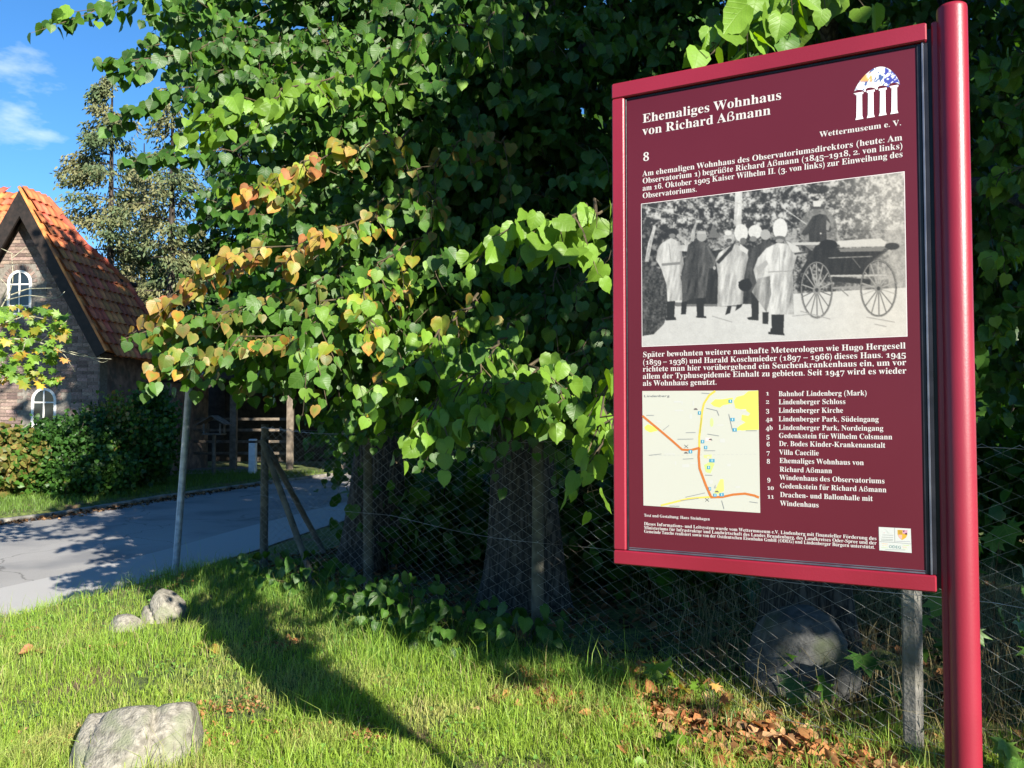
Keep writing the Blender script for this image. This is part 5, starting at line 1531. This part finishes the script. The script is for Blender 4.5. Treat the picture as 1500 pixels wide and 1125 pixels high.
# main roof seen left of the gable and the low wing roof to its right
def slab_roof(name_, pts_px, p0, nrm, dep=.08, cap=0, acr=None):
    pts = [on_plane(x, y, p0, nrm) for x, y in pts_px]; n_ = len(pts)
    m_ = MB(); m_.add(pts + [a_ - nrm * dep for a_ in pts], [tuple(range(n_)), tuple(range(2 * n_ - 1, n_ - 1, -1))] + [(i, n_ + i, n_ + (i + 1) % n_, (i + 1) % n_) for i in range(n_)])
    o = m_.build(name_, M['tile'], house)
    across = acr; down = unit(np.cross(across, nrm)); down = down if down[2] < 0 else -down
    O = pts[0]; loc = [np.array([(p - O) @ across, (p - O) @ down]) for p in pts]
    tile_plane(O, across, down, nrm, lambda u, v: in_poly(u, v, loc), min(q[0] for q in loc), max(q[0] for q in loc), min(q[1] for q in loc), max(q[1] for q in loc), o, cap)
    return o, pts
nr = unit(-HB * .72 + UPV * .69)
slab_roof("roof", [(-90, 262), (0, 278), (38, 288), (60, 330), (60, 440), (-90, 470)], P(0, 278, 22.5), nr, cap=60, acr=HG)
nw = unit(-HB * .70 + UPV * .71)
wr_, wpts = slab_roof("roof", [(120, 505), (290, 505), (300, 552), (120, 552)], P(150, 552, 19.9), nw, cap=140, acr=HG)
# wing wall under the low roof: brick with a dark window and a pier
wy = P(150, 552, 20.6)
def ww(px, py, off=0): return on_plane(px, py, wy - HB * off, HB)
def wbox(name_, x0, y0, x1, y1, mat, dep=.2, off=0, parent=house, bev=0):
    a_, b_ = ww(x0, y0, off), ww(x1, y1, off); c = (a_ + b_) / 2
    m_ = MB(); m_.obox(c + HB * dep / 2, HG, HB, UPV, abs((b_ - a_) @ HG), dep, abs(b_[2] - a_[2]), bev); return m_.build(name_, M[mat], parent)
wbox("eaves_board", 147, 551, 300, 560, 'darkwood', .5, .55)
wbox("wing_wall", 140, 560, 250, 705, 'mortar', .3)
ws = wbox("window", 158, 566, 192, 615, 'darkwood', .06, .05)
wbox("pane", 161, 569, 189, 612, 'glass', .02, .054, ws)
wbox("glazing_bar", 174, 569, 176, 612, 'darkwood', .02, .066, ws)
rest = MB(); z = .05; k = 0
ua, ub = (ww(140, 600) - wy) @ HG, (ww(250, 600) - wy) @ HG; zt_w = ww(140, 561)[2]
wa, wb_ = (ww(156, 600) - wy) @ HG, (ww(194, 600) - wy) @ HG; wz0, wz1 = ww(160, 617)[2], ww(160, 564)[2]
while z < zt_w - bh:
    u = ua + (0 if k % 2 else bw / 2)
    while u < ub - bw:
        if not (u + bw > wa and u < wb_ and z + bh > wz0 and z < wz1):
            rest.obox(wy * (1, 1, 0) + HG * (u + bw / 2) + UPV * (z + bh / 2) - HB * .005, HG, HB, UPV, bw, .03, bh)
        u += bw + bj
    z += bh + bj; k += 1
tag(rest.build("brickwork", M['brick_mass'], house), kind='stuff')
wbox("pier", 236, 560, 249, 700, 'brick_mass', .35, .5)

# open shed to the right of the house
shed = thing("open_shed", "dark open timber shed with horizontal rails between the house and the white bollard", "shed", P(320, 690, 22.5) * (1, 1, 0))
def sbox(name_, x0, y0, x1, y1, depth, dep, mat, bev=.008):
    a_, b_ = P(x0, y0, depth), P(x1, y1, depth); m_ = MB(); m_.box((min(a_[0], b_[0]), depth, min(a_[2], b_[2])), (max(a_[0], b_[0]), depth + dep, max(a_[2], b_[2])), bev); return m_.build(name_, M[mat], shed)
for i in range(24):
    sbox("board", 246 + 14 * i, 560, 259 + 14 * i, 676, 25.5 + random.uniform(0, .02), .03, 'shedwood', .004)
sbox("roof", 240, 545, 600, 556, 21.4, 4.4, 'shedwood')
for x in (262, 337, 420, 500): sbox("post", x, 556, x + 8, 688, 21.8, .14, 'greywood')
for y in (612, 628, 645, 662): sbox("rail", 250, y, 420, y + 4, 22.3, .05, 'greywood')
bl_b = P(313, 685, 20.5); bl_b[2] = .08
feeder = thing("bird_feeder", "small wooden bird feeder house on a post in front of the dark shed", "bird feeder", bl_b)
m_ = MB(); m_.tube([bl_b, bl_b + (0, 0, 1.0)], .05, 8); m_.build("post", M['greywood'], feeder)
m_ = MB(); m_.box(bl_b + (-.24, -.2, 1.0), bl_b + (.24, .2, 1.04), .005); m_.build("tray", M['greywood'], feeder)
for sx in (-.2, .2):
    for sy in (-.15, .15):
        m_ = MB(); m_.box(bl_b + (sx - .02, sy - .02, 1.042), bl_b + (sx + .02, sy + .02, 1.28)); m_.build("corner_post", M['greywood'], feeder)
for s_ in (-1, 1):
    m_ = MB(); a_ = bl_b + (0, 0, 1.47); b_ = bl_b + (s_ * .36, 0, 1.25)
    dv = unit(b_ - a_); nv = np.array([-dv[2], 0, dv[0]]) * s_ * -1
    m_.obox((a_ + b_) / 2 + (s_ * .006, 0, 0), dv, np.array([0, 1., 0]), nv, np.linalg.norm(b_ - a_), .5, .022); m_.build("roof_slope", M['greywood'], feeder)
bb = P(370, 692, 20.8); bb[2] = .07
bol = thing("bollard", "white square bollard post with cap on the far verge", "bollard", bb)
m_ = MB(); m_.box(bb + (-.085, -.085, -.05), bb + (.085, .085, .80), .01); m_.build("shaft", M['greywhite'], bol)
m_ = MB(); m_.box(bb + (-.07, -.07, .80), bb + (.07, .07, .845), .004); m_.build("neck", M['darkwood'], bol)
m_ = MB(); m_.box(bb + (-.09, -.09, .847), bb + (.09, .09, .90), .02); m_.build("cap", M['greywhite'], bol)

# shrubs in front of the house; dark leaf mixes carry their shade in colour
for (px_, dep, w_, h, lab, mix, sz) in ((12, 15.2, .8, 1.2, "low yellow-tinged shrub at the left edge below the brick wall", {'olive': 2, 'mid': 1}, .09),
        (90, 15.6, .95, 1.45, "tall rounded dark ivy-covered shrub under the lower arched window", {'dark': 1}, .065), (140, 16.4, .6, 1.6, "dark narrow shrub against the corner of the brick house", {'dark': 1}, .065),
        (168, 16.6, .55, 1.9, "feathery yellow-green young conifer in front of the wing window", {'lime': 1, 'olive': 1.4, 'mid': 1}, .06), (200, 16.8, .6, 1.5, "dark shrub between the young conifer and the brick pier", D, .08),
        (222, 17.6, .5, 2.1, "slim dark climbing shrub beside the brick pier", D, .08), (130, 15.3, .9, .8, "low dark groundcover shrub along the verge behind the kerb", {'dark': 3, 'mid': 1}, .07)):
    b_ = P(px_, 600, dep); b_[2] = .08
    t_ = thing("garden_shrub", lab, "shrub", b_, "shrubs in front of the brick house")
    s_ = MB()
    for k in range(7):
        a_ = rng.uniform(0, 6.28); s_.tube([b_, b_ + (math.cos(a_) * w_ * .3, math.sin(a_) * w_ * .3, h * .5), b_ + (math.cos(a_) * w_ * .6, math.sin(a_) * w_ * .4, h * .95)], [.02, .012, .004], 5)
    s_.build("stem", M['bark_dark'], t_)
    far_leaves("foliage", t_, b_ + (0, 0, h * .52), (w_, w_ * .7, h * .5), int(330 * w_ * h), 12, sz, mix, .13)

# ------------------------------------------------------------------ spruces behind the house
def spruce(px_, ptop, dep, lab, dens, colr, rad, bare=0.0, seed=1, step=.42):
    r_ = np.random.default_rng(seed)
    b_ = P(px_, 600, dep); H = P(px_, ptop, dep)[2]; b_[2] = .0
    t_ = thing("spruce_tree", lab, "tree", b_, "spruces behind the house")
    m_ = MB(); m_.tube([b_, b_ + (.05, 0, H * .5), b_ + (0, 0, H)], [.20, .13, .02], 10); m_.build("trunk", M['bark_dark'], t_, smooth=True)
    br_ = MB(); pos, tip, nrm = [], [], []
    z = H * .14
    while z < H - .2:
        f_ = (H - z) / H
        for k in range(r_.integers(3, 6)):
            a_ = r_.uniform(0, 6.28); L_ = rad * (f_ ** .75) * r_.uniform(.55, 1.15) + .25
            if r_.random() < bare and f_ > .35: L_ *= .6
            d_ = np.array([math.cos(a_), math.sin(a_), 0]); n_ = 7
            tt = np.linspace(0, 1, n_)[:, None]
            q = b_ + (0, 0, z) + d_ * L_ * tt + np.array([0, 0, 1.]) * (.18 * L_ * tt - .42 * L_ * tt ** 2 + .12 * L_ * tt ** 3)
            br_.tube(q, list(np.linspace(.03, .006, n_) * (.5 + f_)), 4, caps=False)
            if r_.random() < bare * .6: continue
            m2 = int(dens * L_ * 120)
            u = r_.uniform(.18, 1, m2); i0 = u * (n_ - 1); ii_ = i0.astype(int).clip(0, n_ - 2); fr_ = (i0 - ii_)[:, None]
            p = q[ii_] * (1 - fr_) + q[ii_ + 1] * fr_
            sd = np.array([-d_[1], d_[0], 0]); wd = r_.normal(0, .24 * L_ ** .5, (m2, 1)) * (1.1 - u[:, None] * .6)
            hang = np.abs(r_.normal(0, .22, (m2, 1)))
            pos.append(p + sd * wd - UPV * hang + r_.normal(0, .05, (m2, 3)))
            tip.append(d_ * .5 + sd * np.sign(wd) * .4 - UPV * r_.uniform(.2, 1.2, (m2, 1)) + r_.normal(0, .3, (m2, 3))); nrm.append(r_.normal(0, .6, (m2, 3)) + (0, 0, .6))
        z += step * r_.uniform(.6, 1.3)
    br_.build("branches", M['bark_dark'], t_)['kind'] = 'stuff'
    pos, tip, nrm = np.concatenate(pos), unit(np.concatenate(tip)), np.concatenate(nrm); nrm = unit(nrm - (nrm * tip).sum(1, keepdims=True) * tip)
    n_ = len(pos); sz = r_.uniform(.09, .20, n_); side = np.cross(tip, nrm)
    tv = np.array([(-.16, 0), (0, -.05), (.16, 0), (.22, .45), (.05, 1), (-.2, .5)])
    W = pos[:, None] + sz[:, None, None] * (tv[None, :, 0, None] * side[:, None] + tv[None, :, 1, None] * tip[:, None])
    c1, c2 = np.array(colr[0]), np.array(colr[1]); cl = vnoise(pos[:, 0] * 1.4 + 40, pos[:, 2] * 1.4 + 40, 3)[:, None]; w_ = np.clip(cl * 1.6 - .3 + r_.normal(0, .2, (n_, 1)), 0, 1)
    cc = c1 * (1 - w_) + c2 * w_
    tag(obj("needles", W.reshape(-1, 3), (np.arange(n_)[:, None] * 6 + np.arange(6)[None]), M['needle'], t_, col=np.repeat(cc, 6, 0), uv=np.tile(tv, (n_, 1))), kind='stuff')
OL = ((.075, .115, .05), (.17, .165, .075)); DK = ((.02, .04, .02), (.05, .075, .03))
spruce(156, 105, 31, "tall thin-topped spruce with hanging olive brown boughs rising just right of the house gable", 1.3, OL, 4.4, .12, 4)
spruce(246, 112, 29, "spruce with long bare trunk and sparse olive branches right of the thin-topped one", .9, OL, 3.0, .45, 9)
spruce(205, 210, 36, "olive spruce filling the gap behind the two tall spruces", .9, OL, 2.8, .2, 14)
spruce(345, 140, 30, "dense dark spruce nearest to the linden foliage", 1.3, DK, 3.2, .1, 21)
spruce(425, 120, 33, "dark spruce mostly hidden behind the left linden", 1.2, DK, 3.2, .1, 25)

# ------------------------------------------------------------------ maple at the left edge
def maple_template():
    o = []
    lob = [(-90, .30), (-62, .16), (-38, .62), (-20, .34), (12, .80), (27, .46), (55, .88), (66, .60), (90, 1.0)]
    pts = []
    for a_, r_ in lob: pts.append((a_, r_))
    full = pts + [(180 - a_, r_) for a_, r_ in pts[:-1][::-1]]
    o = np.array([(r_ * math.cos(math.radians(a_)), .38 + r_ * .72 * math.sin(math.radians(a_)) + .0) for a_, r_ in full])
    n_ = len(o); v = np.r_[o, [(0, .36)]]; z = .15 * np.abs(v[:, 0]) - .12 * v[:, 1] ** 2 + .05 * np.sin(v[:, 0] * 7)
    return np.c_[v, z], np.array([(i, (i + 1) % n_, n_) for i in range(n_)]), v, np.r_[np.ones(n_), 0]
MAP = maple_template()
mbz = P(-190, 600, 7.6); mbz[2] = float(hgt(mbz[0], mbz[1]))
mpl = thing("maple_tree", "young maple reaching in from the left edge with yellow-green lobed leaves and bare pale twigs", "tree", mbz)
m_ = MB(); m_.tube([mbz, mbz + (.1, 0, 1.6), mbz + (.05, 0, 3.6)], [.07, .05, .02], 10); m_.build("trunk", M['twig_pale'], mpl, smooth=True)
TMp = Tree(mpl)
def twigline(px_pts, dep, r0=.010):
    p = np.array([P(x, y, dep + random.uniform(-.12, .12)) for x, y in px_pts]); d_ = np.r_[0, np.cumsum(np.linalg.norm(np.diff(p, axis=0), axis=1))]; tt = np.linspace(0, d_[-1], 14)
    q = np.stack([np.interp(tt, d_, p[:, i]) for i in range(3)], 1); q[1:-1] = (q[:-2] + q[1:-1] * 2 + q[2:]) / 4
    TMp.tw.tube(q, list(np.linspace(r0, .0022, 14)), 5, caps=False); return q
qs = [twigline(a_, 7.4, r_) for a_, r_ in (([(-190, 560), (-60, 540), (0, 496), (30, 490), (70, 506), (110, 522), (163, 526)], .012), ([(-60, 530), (-10, 470), (8, 440), (20, 415), (17, 372)], .009), ([(16, 432), (40, 423), (76, 422)], .005),
      ([(8, 440), (40, 432), (85, 438), (95, 427)], .005), ([(18, 378), (38, 362)], .004), ([(19, 372), (2, 364)], .004), ([(2, 438), (12, 420), (-2, 405)], .005), ([(70, 506), (95, 520), (110, 545)], .004), ([(40, 492), (30, 525), (2, 560)], .005), ([(60, 500), (85, 480), (98, 470)], .004),
      ([(-30, 500), (0, 474), (40, 462), (80, 470)], .006), ([(90, 512), (125, 520), (150, 532), (158, 528)], .003))]
n_ = 280
cpos = np.array([P(*c_) for c_ in ((rng.uniform(-60, 98), rng.uniform(445, 560), 7.4 + rng.uniform(-.3, .3)) for _ in range(n_))])
TMp.leaves(cpos, rng.normal(0, .35, (n_, 3)) + (0, -.2, -.75), SUNV * .7 + rng.normal(0, .25, (n_, 3)), rng.uniform(.045, .095, n_), pick({'lime': 3.5, 'gold': .9, 'yellow': .25, 'mid': 1, 'amber': .15}, n_))
TMp.pet.append((cpos + (0, .02, .05), cpos))
P_, T_, N_, S_, pl_i = TMp.gather()
mm_cache = {}
for i in range(len(P_)):
    key = (pl_i[i], i % 3)
    if key not in mm_cache:
        v, f, uv, e = MAP; a_, b_ = np.array(PAL[PN[key[0]]][0]), np.array(PAL[PN[key[0]]][1]); ee = (e * (.25 + .3 * key[1]))[:, None]
        mm_cache[key] = mesh_data("leaf", v, f, M['leaf'], col=(a_ * (1 - ee) + b_ * ee) * (.9 + .15 * key[1]), uv=uv)
    s_ = np.cross(T_[i], N_[i]); m4 = Matrix(((s_[0], T_[i][0], N_[i][0], 0), (s_[1], T_[i][1], N_[i][1], 0), (s_[2], T_[i][2], N_[i][2], 0), (0, 0, 0, 1)))
    inst("leaf", mm_cache[key], Matrix.Translation(Vector(P_[i])) @ m4 @ Matrix.Scale(float(S_[i]), 4), mpl)
TMp.tw.build("branch", M['twig_pale'], mpl)

# ------------------------------------------------------------------ ivy, seedlings and weeds at the fence foot
def plant(name, label, cat, base, n, rad, h, size, mix, tpl='hero', group=None, stems=6, kindfol='leaf'):
    base = np.array(base, float); t_ = thing(name, label, cat, base, group)
    s_ = MB(); P2, T2, N2 = [], [], []
    for k in range(n):
        a_ = rng.uniform(0, 6.28); r_ = rad * rng.uniform(.1, 1) ** .6; zz = h * rng.uniform(.15, 1) * (1 - .3 * r_ / rad)
        p = base + (math.cos(a_) * r_, math.sin(a_) * r_, zz); P2.append(p); T2.append((math.cos(a_) * .5, math.sin(a_) * .5 - .2, -.6 + rng.normal(0, .25))); N2.append(SUNV * .6 + rng.normal(0, .3, 3) + (0, 0, .4))
        if k % max(1, n // stems) == 0: s_.tube([base + (math.cos(a_) * .01, math.sin(a_) * .01, -.02), base + (math.cos(a_) * r_ * .5, math.sin(a_) * r_ * .5, zz * .7), p], [.003, .0022, .0012], 5)
    s_.build("stem", M['twig'], t_)
    T2 = unit(np.array(T2)); N2 = np.array(N2); N2 = unit(N2 - (N2 * T2).sum(1, keepdims=True) * T2); pl = pick(mix, n)
    for i in range(n):
        if tpl == 'hero': me = hero_mesh(PN[pl[i]], i % 7)
        else:
            key = (pl[i], i % 3)
            if key not in mm_cache:
                v, f, uv, e = MAP; a_, b_ = np.array(PAL[PN[key[0]]][0]), np.array(PAL[PN[key[0]]][1]); ee = (e * (.25 + .3 * key[1]))[:, None]
                mm_cache[key] = mesh_data("leaf", v, f, M['leaf'], col=(a_ * (1 - ee) + b_ * ee), uv=uv)
            me = mm_cache[key]
        sd = np.cross(T2[i], N2[i]); m4 = Matrix(((sd[0], T2[i][0], N2[i][0], 0), (sd[1], T2[i][1], N2[i][1], 0), (sd[2], T2[i][2], N2[i][2], 0), (0, 0, 0, 1)))
        inst("leaf", me, Matrix.Translation(Vector(P2[i])) @ m4 @ Matrix.Scale(float(size * rng.uniform(.6, 1.15)), 4), t_)
    return t_
def fg(px_, t_off=.12):
    """a spot just on the lawn side of the fence under picture column px"""
    k = (px_ - 750) / F
    t = (k * 5.5 - .13) / (FD[0] - k * FD[1]); q = fpt(t) - np.array([.714, .70]) * t_off
    return np.array([q[0], q[1], float(hgt(q[0], q[1]))])
IV = {'dark': 3, 'mid': 1.6}
for px_, off, n_, rad, h, lab in ((585, .25, 50, .32, .42, "dark ivy clump against the fence, leftmost below the middle trunk"), (650, .3, 75, .36, .48, "broad dark ivy clump at the fence foot, below the sunlit leaves"), (715, .28, 70, .33, .42, "dark ivy clump at the fence foot left of the middle concrete post"),
                          (800, .2, 50, .28, .42, "dark ivy clump right of the middle concrete post"), (470, .15, 55, .40, .40, "dark weedy clump at the fence left of the middle trunk"), (415, .1, 50, .38, .34, "dark weeds around the corner brace of the fence")):
    plant("ivy_plant", lab, "ivy", fg(px_, off), n_, rad, h, .085, IV, group="ivy along the fence foot", stems=14)
plant("maple_seedling", "maple seedling with one large pale green lobed leaf in front of the fence", "seedling", G(975, 1005, .03), 5, .05, .20, .13, {'lime': 2, 'gold': 1}, 'maple', "maple seedlings by the fence", 4)
plant("maple_seedling", "maple seedling with red and orange tinged young leaves above the pale green one", "seedling", G(1043, 1060, .03), 8, .09, .30, .075, {'amber': 1, 'rust': 1, 'gold': 1, 'lime': 1}, 'maple', "maple seedlings by the fence", 6)
plant("maple_seedling", "bright green maple seedling with two broad leaves low in the lawn below the board", "seedling", G(1018, 1105, .03), 7, .09, .14, .13, {'lime': 3}, 'maple', "maple seedlings by the fence", 5)
plant("maple_seedling", "shaded maple seedling with large dark leaves behind the fence right of the boulder", "seedling", (1.75, 4.45, .04), 16, .26, .45, .15, {'mid': 2, 'dark': 1}, 'maple', "maple seedlings by the fence", 8)
plant("maple_seedling", "green maple seedling at the lower right corner beyond the post", "seedling", (2.10, 3.62, .04), 16, .18, .30, .13, {'lime': 1, 'mid': 1}, 'maple', "maple seedlings by the fence", 8)
plant("maple_seedling", "dark leafy maple seedling beside the far right fence mesh", "seedling", (2.45, 4.3, .04), 30, .3, 1.3, .13, {'mid': 2, 'dark': 2}, 'maple', "maple seedlings by the fence", 10)
plant("broadleaf_weed", "low bright rosette weed in the lawn at the bottom edge below the map", "weed", G(955, 1122, .03), 9, .06, .07, .07, {'lime': 1}, 'hero', "rosette weeds", 5)
plant("broadleaf_weed", "thin pale weed stalk on the verge behind the kerb", "weed", G(95, 733, .08), 12, .05, .5, .06, {'lime': 1, 'olive': 1}, 'hero', "rosette weeds", 3)

# ------------------------------------------------------------------ grass
def blades(name, px_, py_, z, hgt_m, wid, colr, bend=.5, world_xy=None):
    if world_xy is None:
        r0 = np.stack([(px_ - 750) / F, CP - (562.5 - py_) / F * SP, SP + (562.5 - py_) / F * CP], 1)
        t = (z - EYE) / r0[:, 2]; xy = (r0 * t[:, None])[:, :2]
    else: xy = world_xy
    n_ = len(xy); zz = hgt(xy[:, 0], xy[:, 1]) - .004
    p = np.c_[xy, zz]; a_ = rng.uniform(0, 2 * np.pi, n_); dr = np.stack([np.cos(a_), np.sin(a_), np.zeros(n_)], 1); b_ = np.stack([-np.sin(a_), np.cos(a_), np.zeros(n_)], 1)
    bl = rng.uniform(.1, 1, n_) * bend; H = hgt_m
    side = rng.uniform(0, 2 * np.pi, n_); sd = np.stack([np.cos(side), np.sin(side), np.zeros(n_)], 1)
    mid = p + UPV * (H * .55)[:, None] + dr * (H * bl * .25)[:, None]
    tp = p + UPV * (H * (1 - .35 * bl))[:, None] + dr * (H * bl)[:, None]
    W = wid[:, None] / 2
    V = np.stack([p - sd * W, p + sd * W, mid - sd * W * .8, mid + sd * W * .8, tp], 1).reshape(-1, 3)
    k = (np.arange(n_) * 5)[:, None]
    F_ = np.concatenate([k + [0, 1, 3], k + [0, 3, 2], k + [2, 3, 4]])
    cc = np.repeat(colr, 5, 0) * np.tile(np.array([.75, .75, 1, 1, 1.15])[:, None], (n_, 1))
    return tag(obj(name, V, F_, M['grassblade'], None, col=cc), kind='stuff')
def on_verge(xy): return seg_sd(xy[:, 0], xy[:, 1], NEAR) > .02
def fence_side(xy): return (xy[:, 0] - FP0[0]) * .714 + (xy[:, 1] - FP0[1]) * .70      # >0 behind the fence
N = 230000
gx, gy = rng.uniform(-160, 1660, N), 770 + (rng.random(N) ** .85) * 560
r0 = np.stack([(gx - 750) / F, CP - (562.5 - gy) / F * SP, SP + (562.5 - gy) / F * CP], 1); t = (.03 - EYE) / r0[:, 2]; xy = (r0 * t[:, None])[:, :2]
fs = fence_side(xy)
den = fbm(xy[:, 0] * 1.1 + 30, xy[:, 1] * 1.1 + 30, 77, 4)
dry = fbm(xy[:, 0] * 2.3 + 12, xy[:, 1] * 2.3 + 50, 91, 4)
litt = np.exp(-((fs + .32) / .30) ** 2) * np.clip((xy[:, 0] - .45) / .3, 0, 1)          # bare leaf-strewn belt at the fence
keep = on_verge(xy) & (fs < .9) & (rng.random(N) > .95 * litt) & (rng.random(N) > np.clip((fs - .0) * 1.6, 0, .93)) & (rng.random(N) > np.clip((.40 - den) * 6, 0, .8))
xy, fs, den, dry = xy[keep], fs[keep], den[keep], dry[keep]; n_ = len(xy)
tall = np.clip((den - .42) * 3.5, 0, 1) * .7 + .9 * np.exp(-((fs + .35) / .30) ** 2) * (xy[:, 0] < .7)
H = (.026 + .052 * rng.random(n_)) * (1 + 1.6 * tall) * (1 + 1.2 * (rng.random(n_) < .05))
base_c = np.array([.265, .385, .05]); yel = np.array([.40, .40, .13]); deep = np.array([.17, .34, .048])
w1 = np.clip((dry - .46) * 4 + rng.normal(0, .22, n_), 0, 1)[:, None]; w2 = np.clip(tall + rng.normal(0, .3, n_), 0, 1)[:, None] * .6
cg = (base_c * (1 - w1) + yel * w1) * (1 - w2) + deep * w2; cg *= rng.uniform(.7, 1.3, (n_, 1))
straw = rng.random(n_) < .05; cg[straw] = np.array([.34, .28, .14]) * rng.uniform(.7, 1.2, (straw.sum(), 1))
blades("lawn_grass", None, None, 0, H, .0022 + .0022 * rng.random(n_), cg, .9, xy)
# tall tufts near the shade line and along the fence
tc_ = []
for _ in range(520):
    f_ = rng.uniform(-4.3, 3.6); o_ = abs(rng.normal(0, .32)) + .04
    if rng.random() < .75 and f_ > .3: f_ = rng.uniform(-4, .5)
    c = fpt(f_) - np.array([.714, .70]) * o_ * (1.6 if f_ < 0 else .8); m_ = rng.integers(6, 22); tc_.append(c + rng.normal(0, .035, (m_, 2)))
xy = np.concatenate(tc_); xy = xy[on_verge(xy)]; n_ = len(xy)
blades("tall_grass", None, None, 0, rng.uniform(.07, .20, n_), .003 + .002 * rng.random(n_), np.array([.11, .215, .035]) * rng.uniform(.6, 1.4, (n_, 1)), .9, xy)
# dry straw-coloured grass in the shade behind the fence on the right
xy = np.c_[rng.uniform(1.0, 4.2, 9000), rng.uniform(3.2, 7.5, 9000)]; fs = fence_side(xy); xy = xy[(fs > .05) & (rng.random(len(xy)) < np.clip(.2 + .25 * (xy[:, 0] - 1), 0, 1))]; n_ = len(xy)
blades("dry_grass", None, None, 0, rng.uniform(.15, .50, n_), .003 + .002 * rng.random(n_), np.array([.30, .25, .12]) * rng.uniform(.5, 1.3, (n_, 1)), 1.3, xy)
# far verge
xy = np.c_[rng.uniform(-16, -3.5, 90000), rng.uniform(8, 21.5, 90000)]
fd = -seg_sd(xy[:, 0], xy[:, 1], FAR); xy = xy[(fd > .16) & (fd < 4.5)]; n_ = len(xy)
blades("verge_grass", None, None, 0, rng.uniform(.05, .15, n_), .006 + .006 * rng.random(n_), np.array([.12, .21, .035]) * rng.uniform(.6, 1.35, (n_, 1)), .8, xy)

# ------------------------------------------------------------------ fallen leaves
def litter(name, xy, size, lift=.012, cols=('rust', 'amber', 'olive')):
    n_ = len(xy); z = hgt(xy[:, 0], xy[:, 1]) + lift + rng.uniform(0, .015, n_)
    t_ = unit(np.c_[rng.normal(0, 1, (n_, 2)), rng.normal(0, .25, n_)]); nn = np.c_[rng.normal(0, .35, (n_, 2)), np.ones(n_)]; nn = unit(nn - (nn * t_).sum(1, keepdims=True) * t_)
    return leaf_mass_mesh(name, np.c_[xy, z], t_, nn, size * rng.uniform(.5, 1.2, n_), pick({c: 1 for c in cols}, n_), None, M['litter'], LITT)
v, f, uv, e = leaf_template(5, .5, .35, 0, False); LITT = (v, f, uv, e)
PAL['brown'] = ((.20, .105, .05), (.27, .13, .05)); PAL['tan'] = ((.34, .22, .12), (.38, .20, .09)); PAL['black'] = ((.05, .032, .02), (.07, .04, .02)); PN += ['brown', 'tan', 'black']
t_l = rng.uniform(.3, 4.2, 2800); xy = fpt(0) + FD * t_l[:, None] - np.array([.714, .70]) * rng.normal(.30, .20, (2800, 1)); litter("leaf_litter", xy, .06, lift=.02, cols=('brown', 'tan', 'rust'))
xy = fpt(0) + FD * rng.uniform(-4.5, 5, 3500)[:, None] + np.array([.714, .70]) * rng.uniform(0, 4.5, (3500, 1)); litter("shade_leaf_litter", xy, .07, cols=('brown', 'black', 'black'))  # black leaf colours paint the deep shade onto the ground behind the fence
# patches of dry debris in the lawn
pp = []
for (x, y, n_, s_) in ((155, 1085, 60, .10), (150, 957, 30, .05), (415, 950, 110, .10), (330, 1050, 90, .11), (300, 1110, 60, .10), (440, 1080, 60, .08), (510, 1068, 60, .08), (40, 1110, 50, .12), (300, 955, 14, .04), (250, 850, 40, .10), (270, 862, 40, .08), (545, 1090, 30, .08), (60, 960, 16, .03), (25, 930, 30, .1), (580, 935, 26, .05)):
    c = G(x, y, .03)[:2]; pp.append(c + rng.normal(0, s_, (n_, 2)))
xy = np.concatenate(pp)[::2]; litter("lawn_debris", np.concatenate([xy + rng.normal(0, .02, xy.shape) for _ in range(4)]), .017, lift=.026, cols=('tan', 'tan', 'brown', 'rust'))
clo = np.c_[rng.uniform(-4.2, 1.6, 9000), rng.uniform(3.4, 8.6, 9000)]; kc = fbm(clo[:, 0] * 1.9, clo[:, 1] * 1.9, 17, 3); clo = clo[(kc > .5) & on_verge(clo) & (fence_side(clo) < -.1)]
PAL['clover'] = ((.09, .19, .035), (.12, .23, .05)); PN.append('clover'); litter('clover_leaves', clo, .02, lift=.022, cols=('clover',))
t_l = np.linspace(0, 1, 900); kk = resample(FAR[2:8], 900); xy = kk + rng.normal(0, .10, (900, 2)) + np.array([.22, 0]); litter("gutter_leaves", xy, .06, lift=.055, cols=('brown', 'tan', 'black'))
fl = []
for i, (x, y, lab) in enumerate(((48, 962, "orange fallen leaf alone in the lawn near the left edge"), (308, 958, "rust fallen leaf on the lawn left of the board's shadow"), (150, 1068, "curled orange fallen leaf touching the large boulder"), (895, 955, "pink-brown fallen leaf at the grass edge by the fence"),
                       (940, 985, "pale curled fallen leaf in the grass under the board"), (1000, 1018, "tan fallen leaf in the litter below the board's lower edge"), (1120, 1075, "tan curled fallen leaf in front of the dark boulder"), (555, 925, "orange fallen leaf in front of the ivy"), (1188, 1090, "brown fallen leaf near the concrete fence post foot"))):
    c = G(x, y, .04); key = 'rust' if i % 2 == 0 else 'amber'
    o = bpy.data.objects.new("fallen_leaf", hero_mesh(key, i % 7)); C.objects.link(o)
    o.location = (c[0], c[1], float(hgt(c[0], c[1])) + .05); o.rotation_euler = (random.uniform(-.5, .5), random.uniform(-.4, .4), random.uniform(0, 6)); o.scale = (.075,) * 3
    tag(o, lab, 'leaf', 'fallen leaves on the lawn')
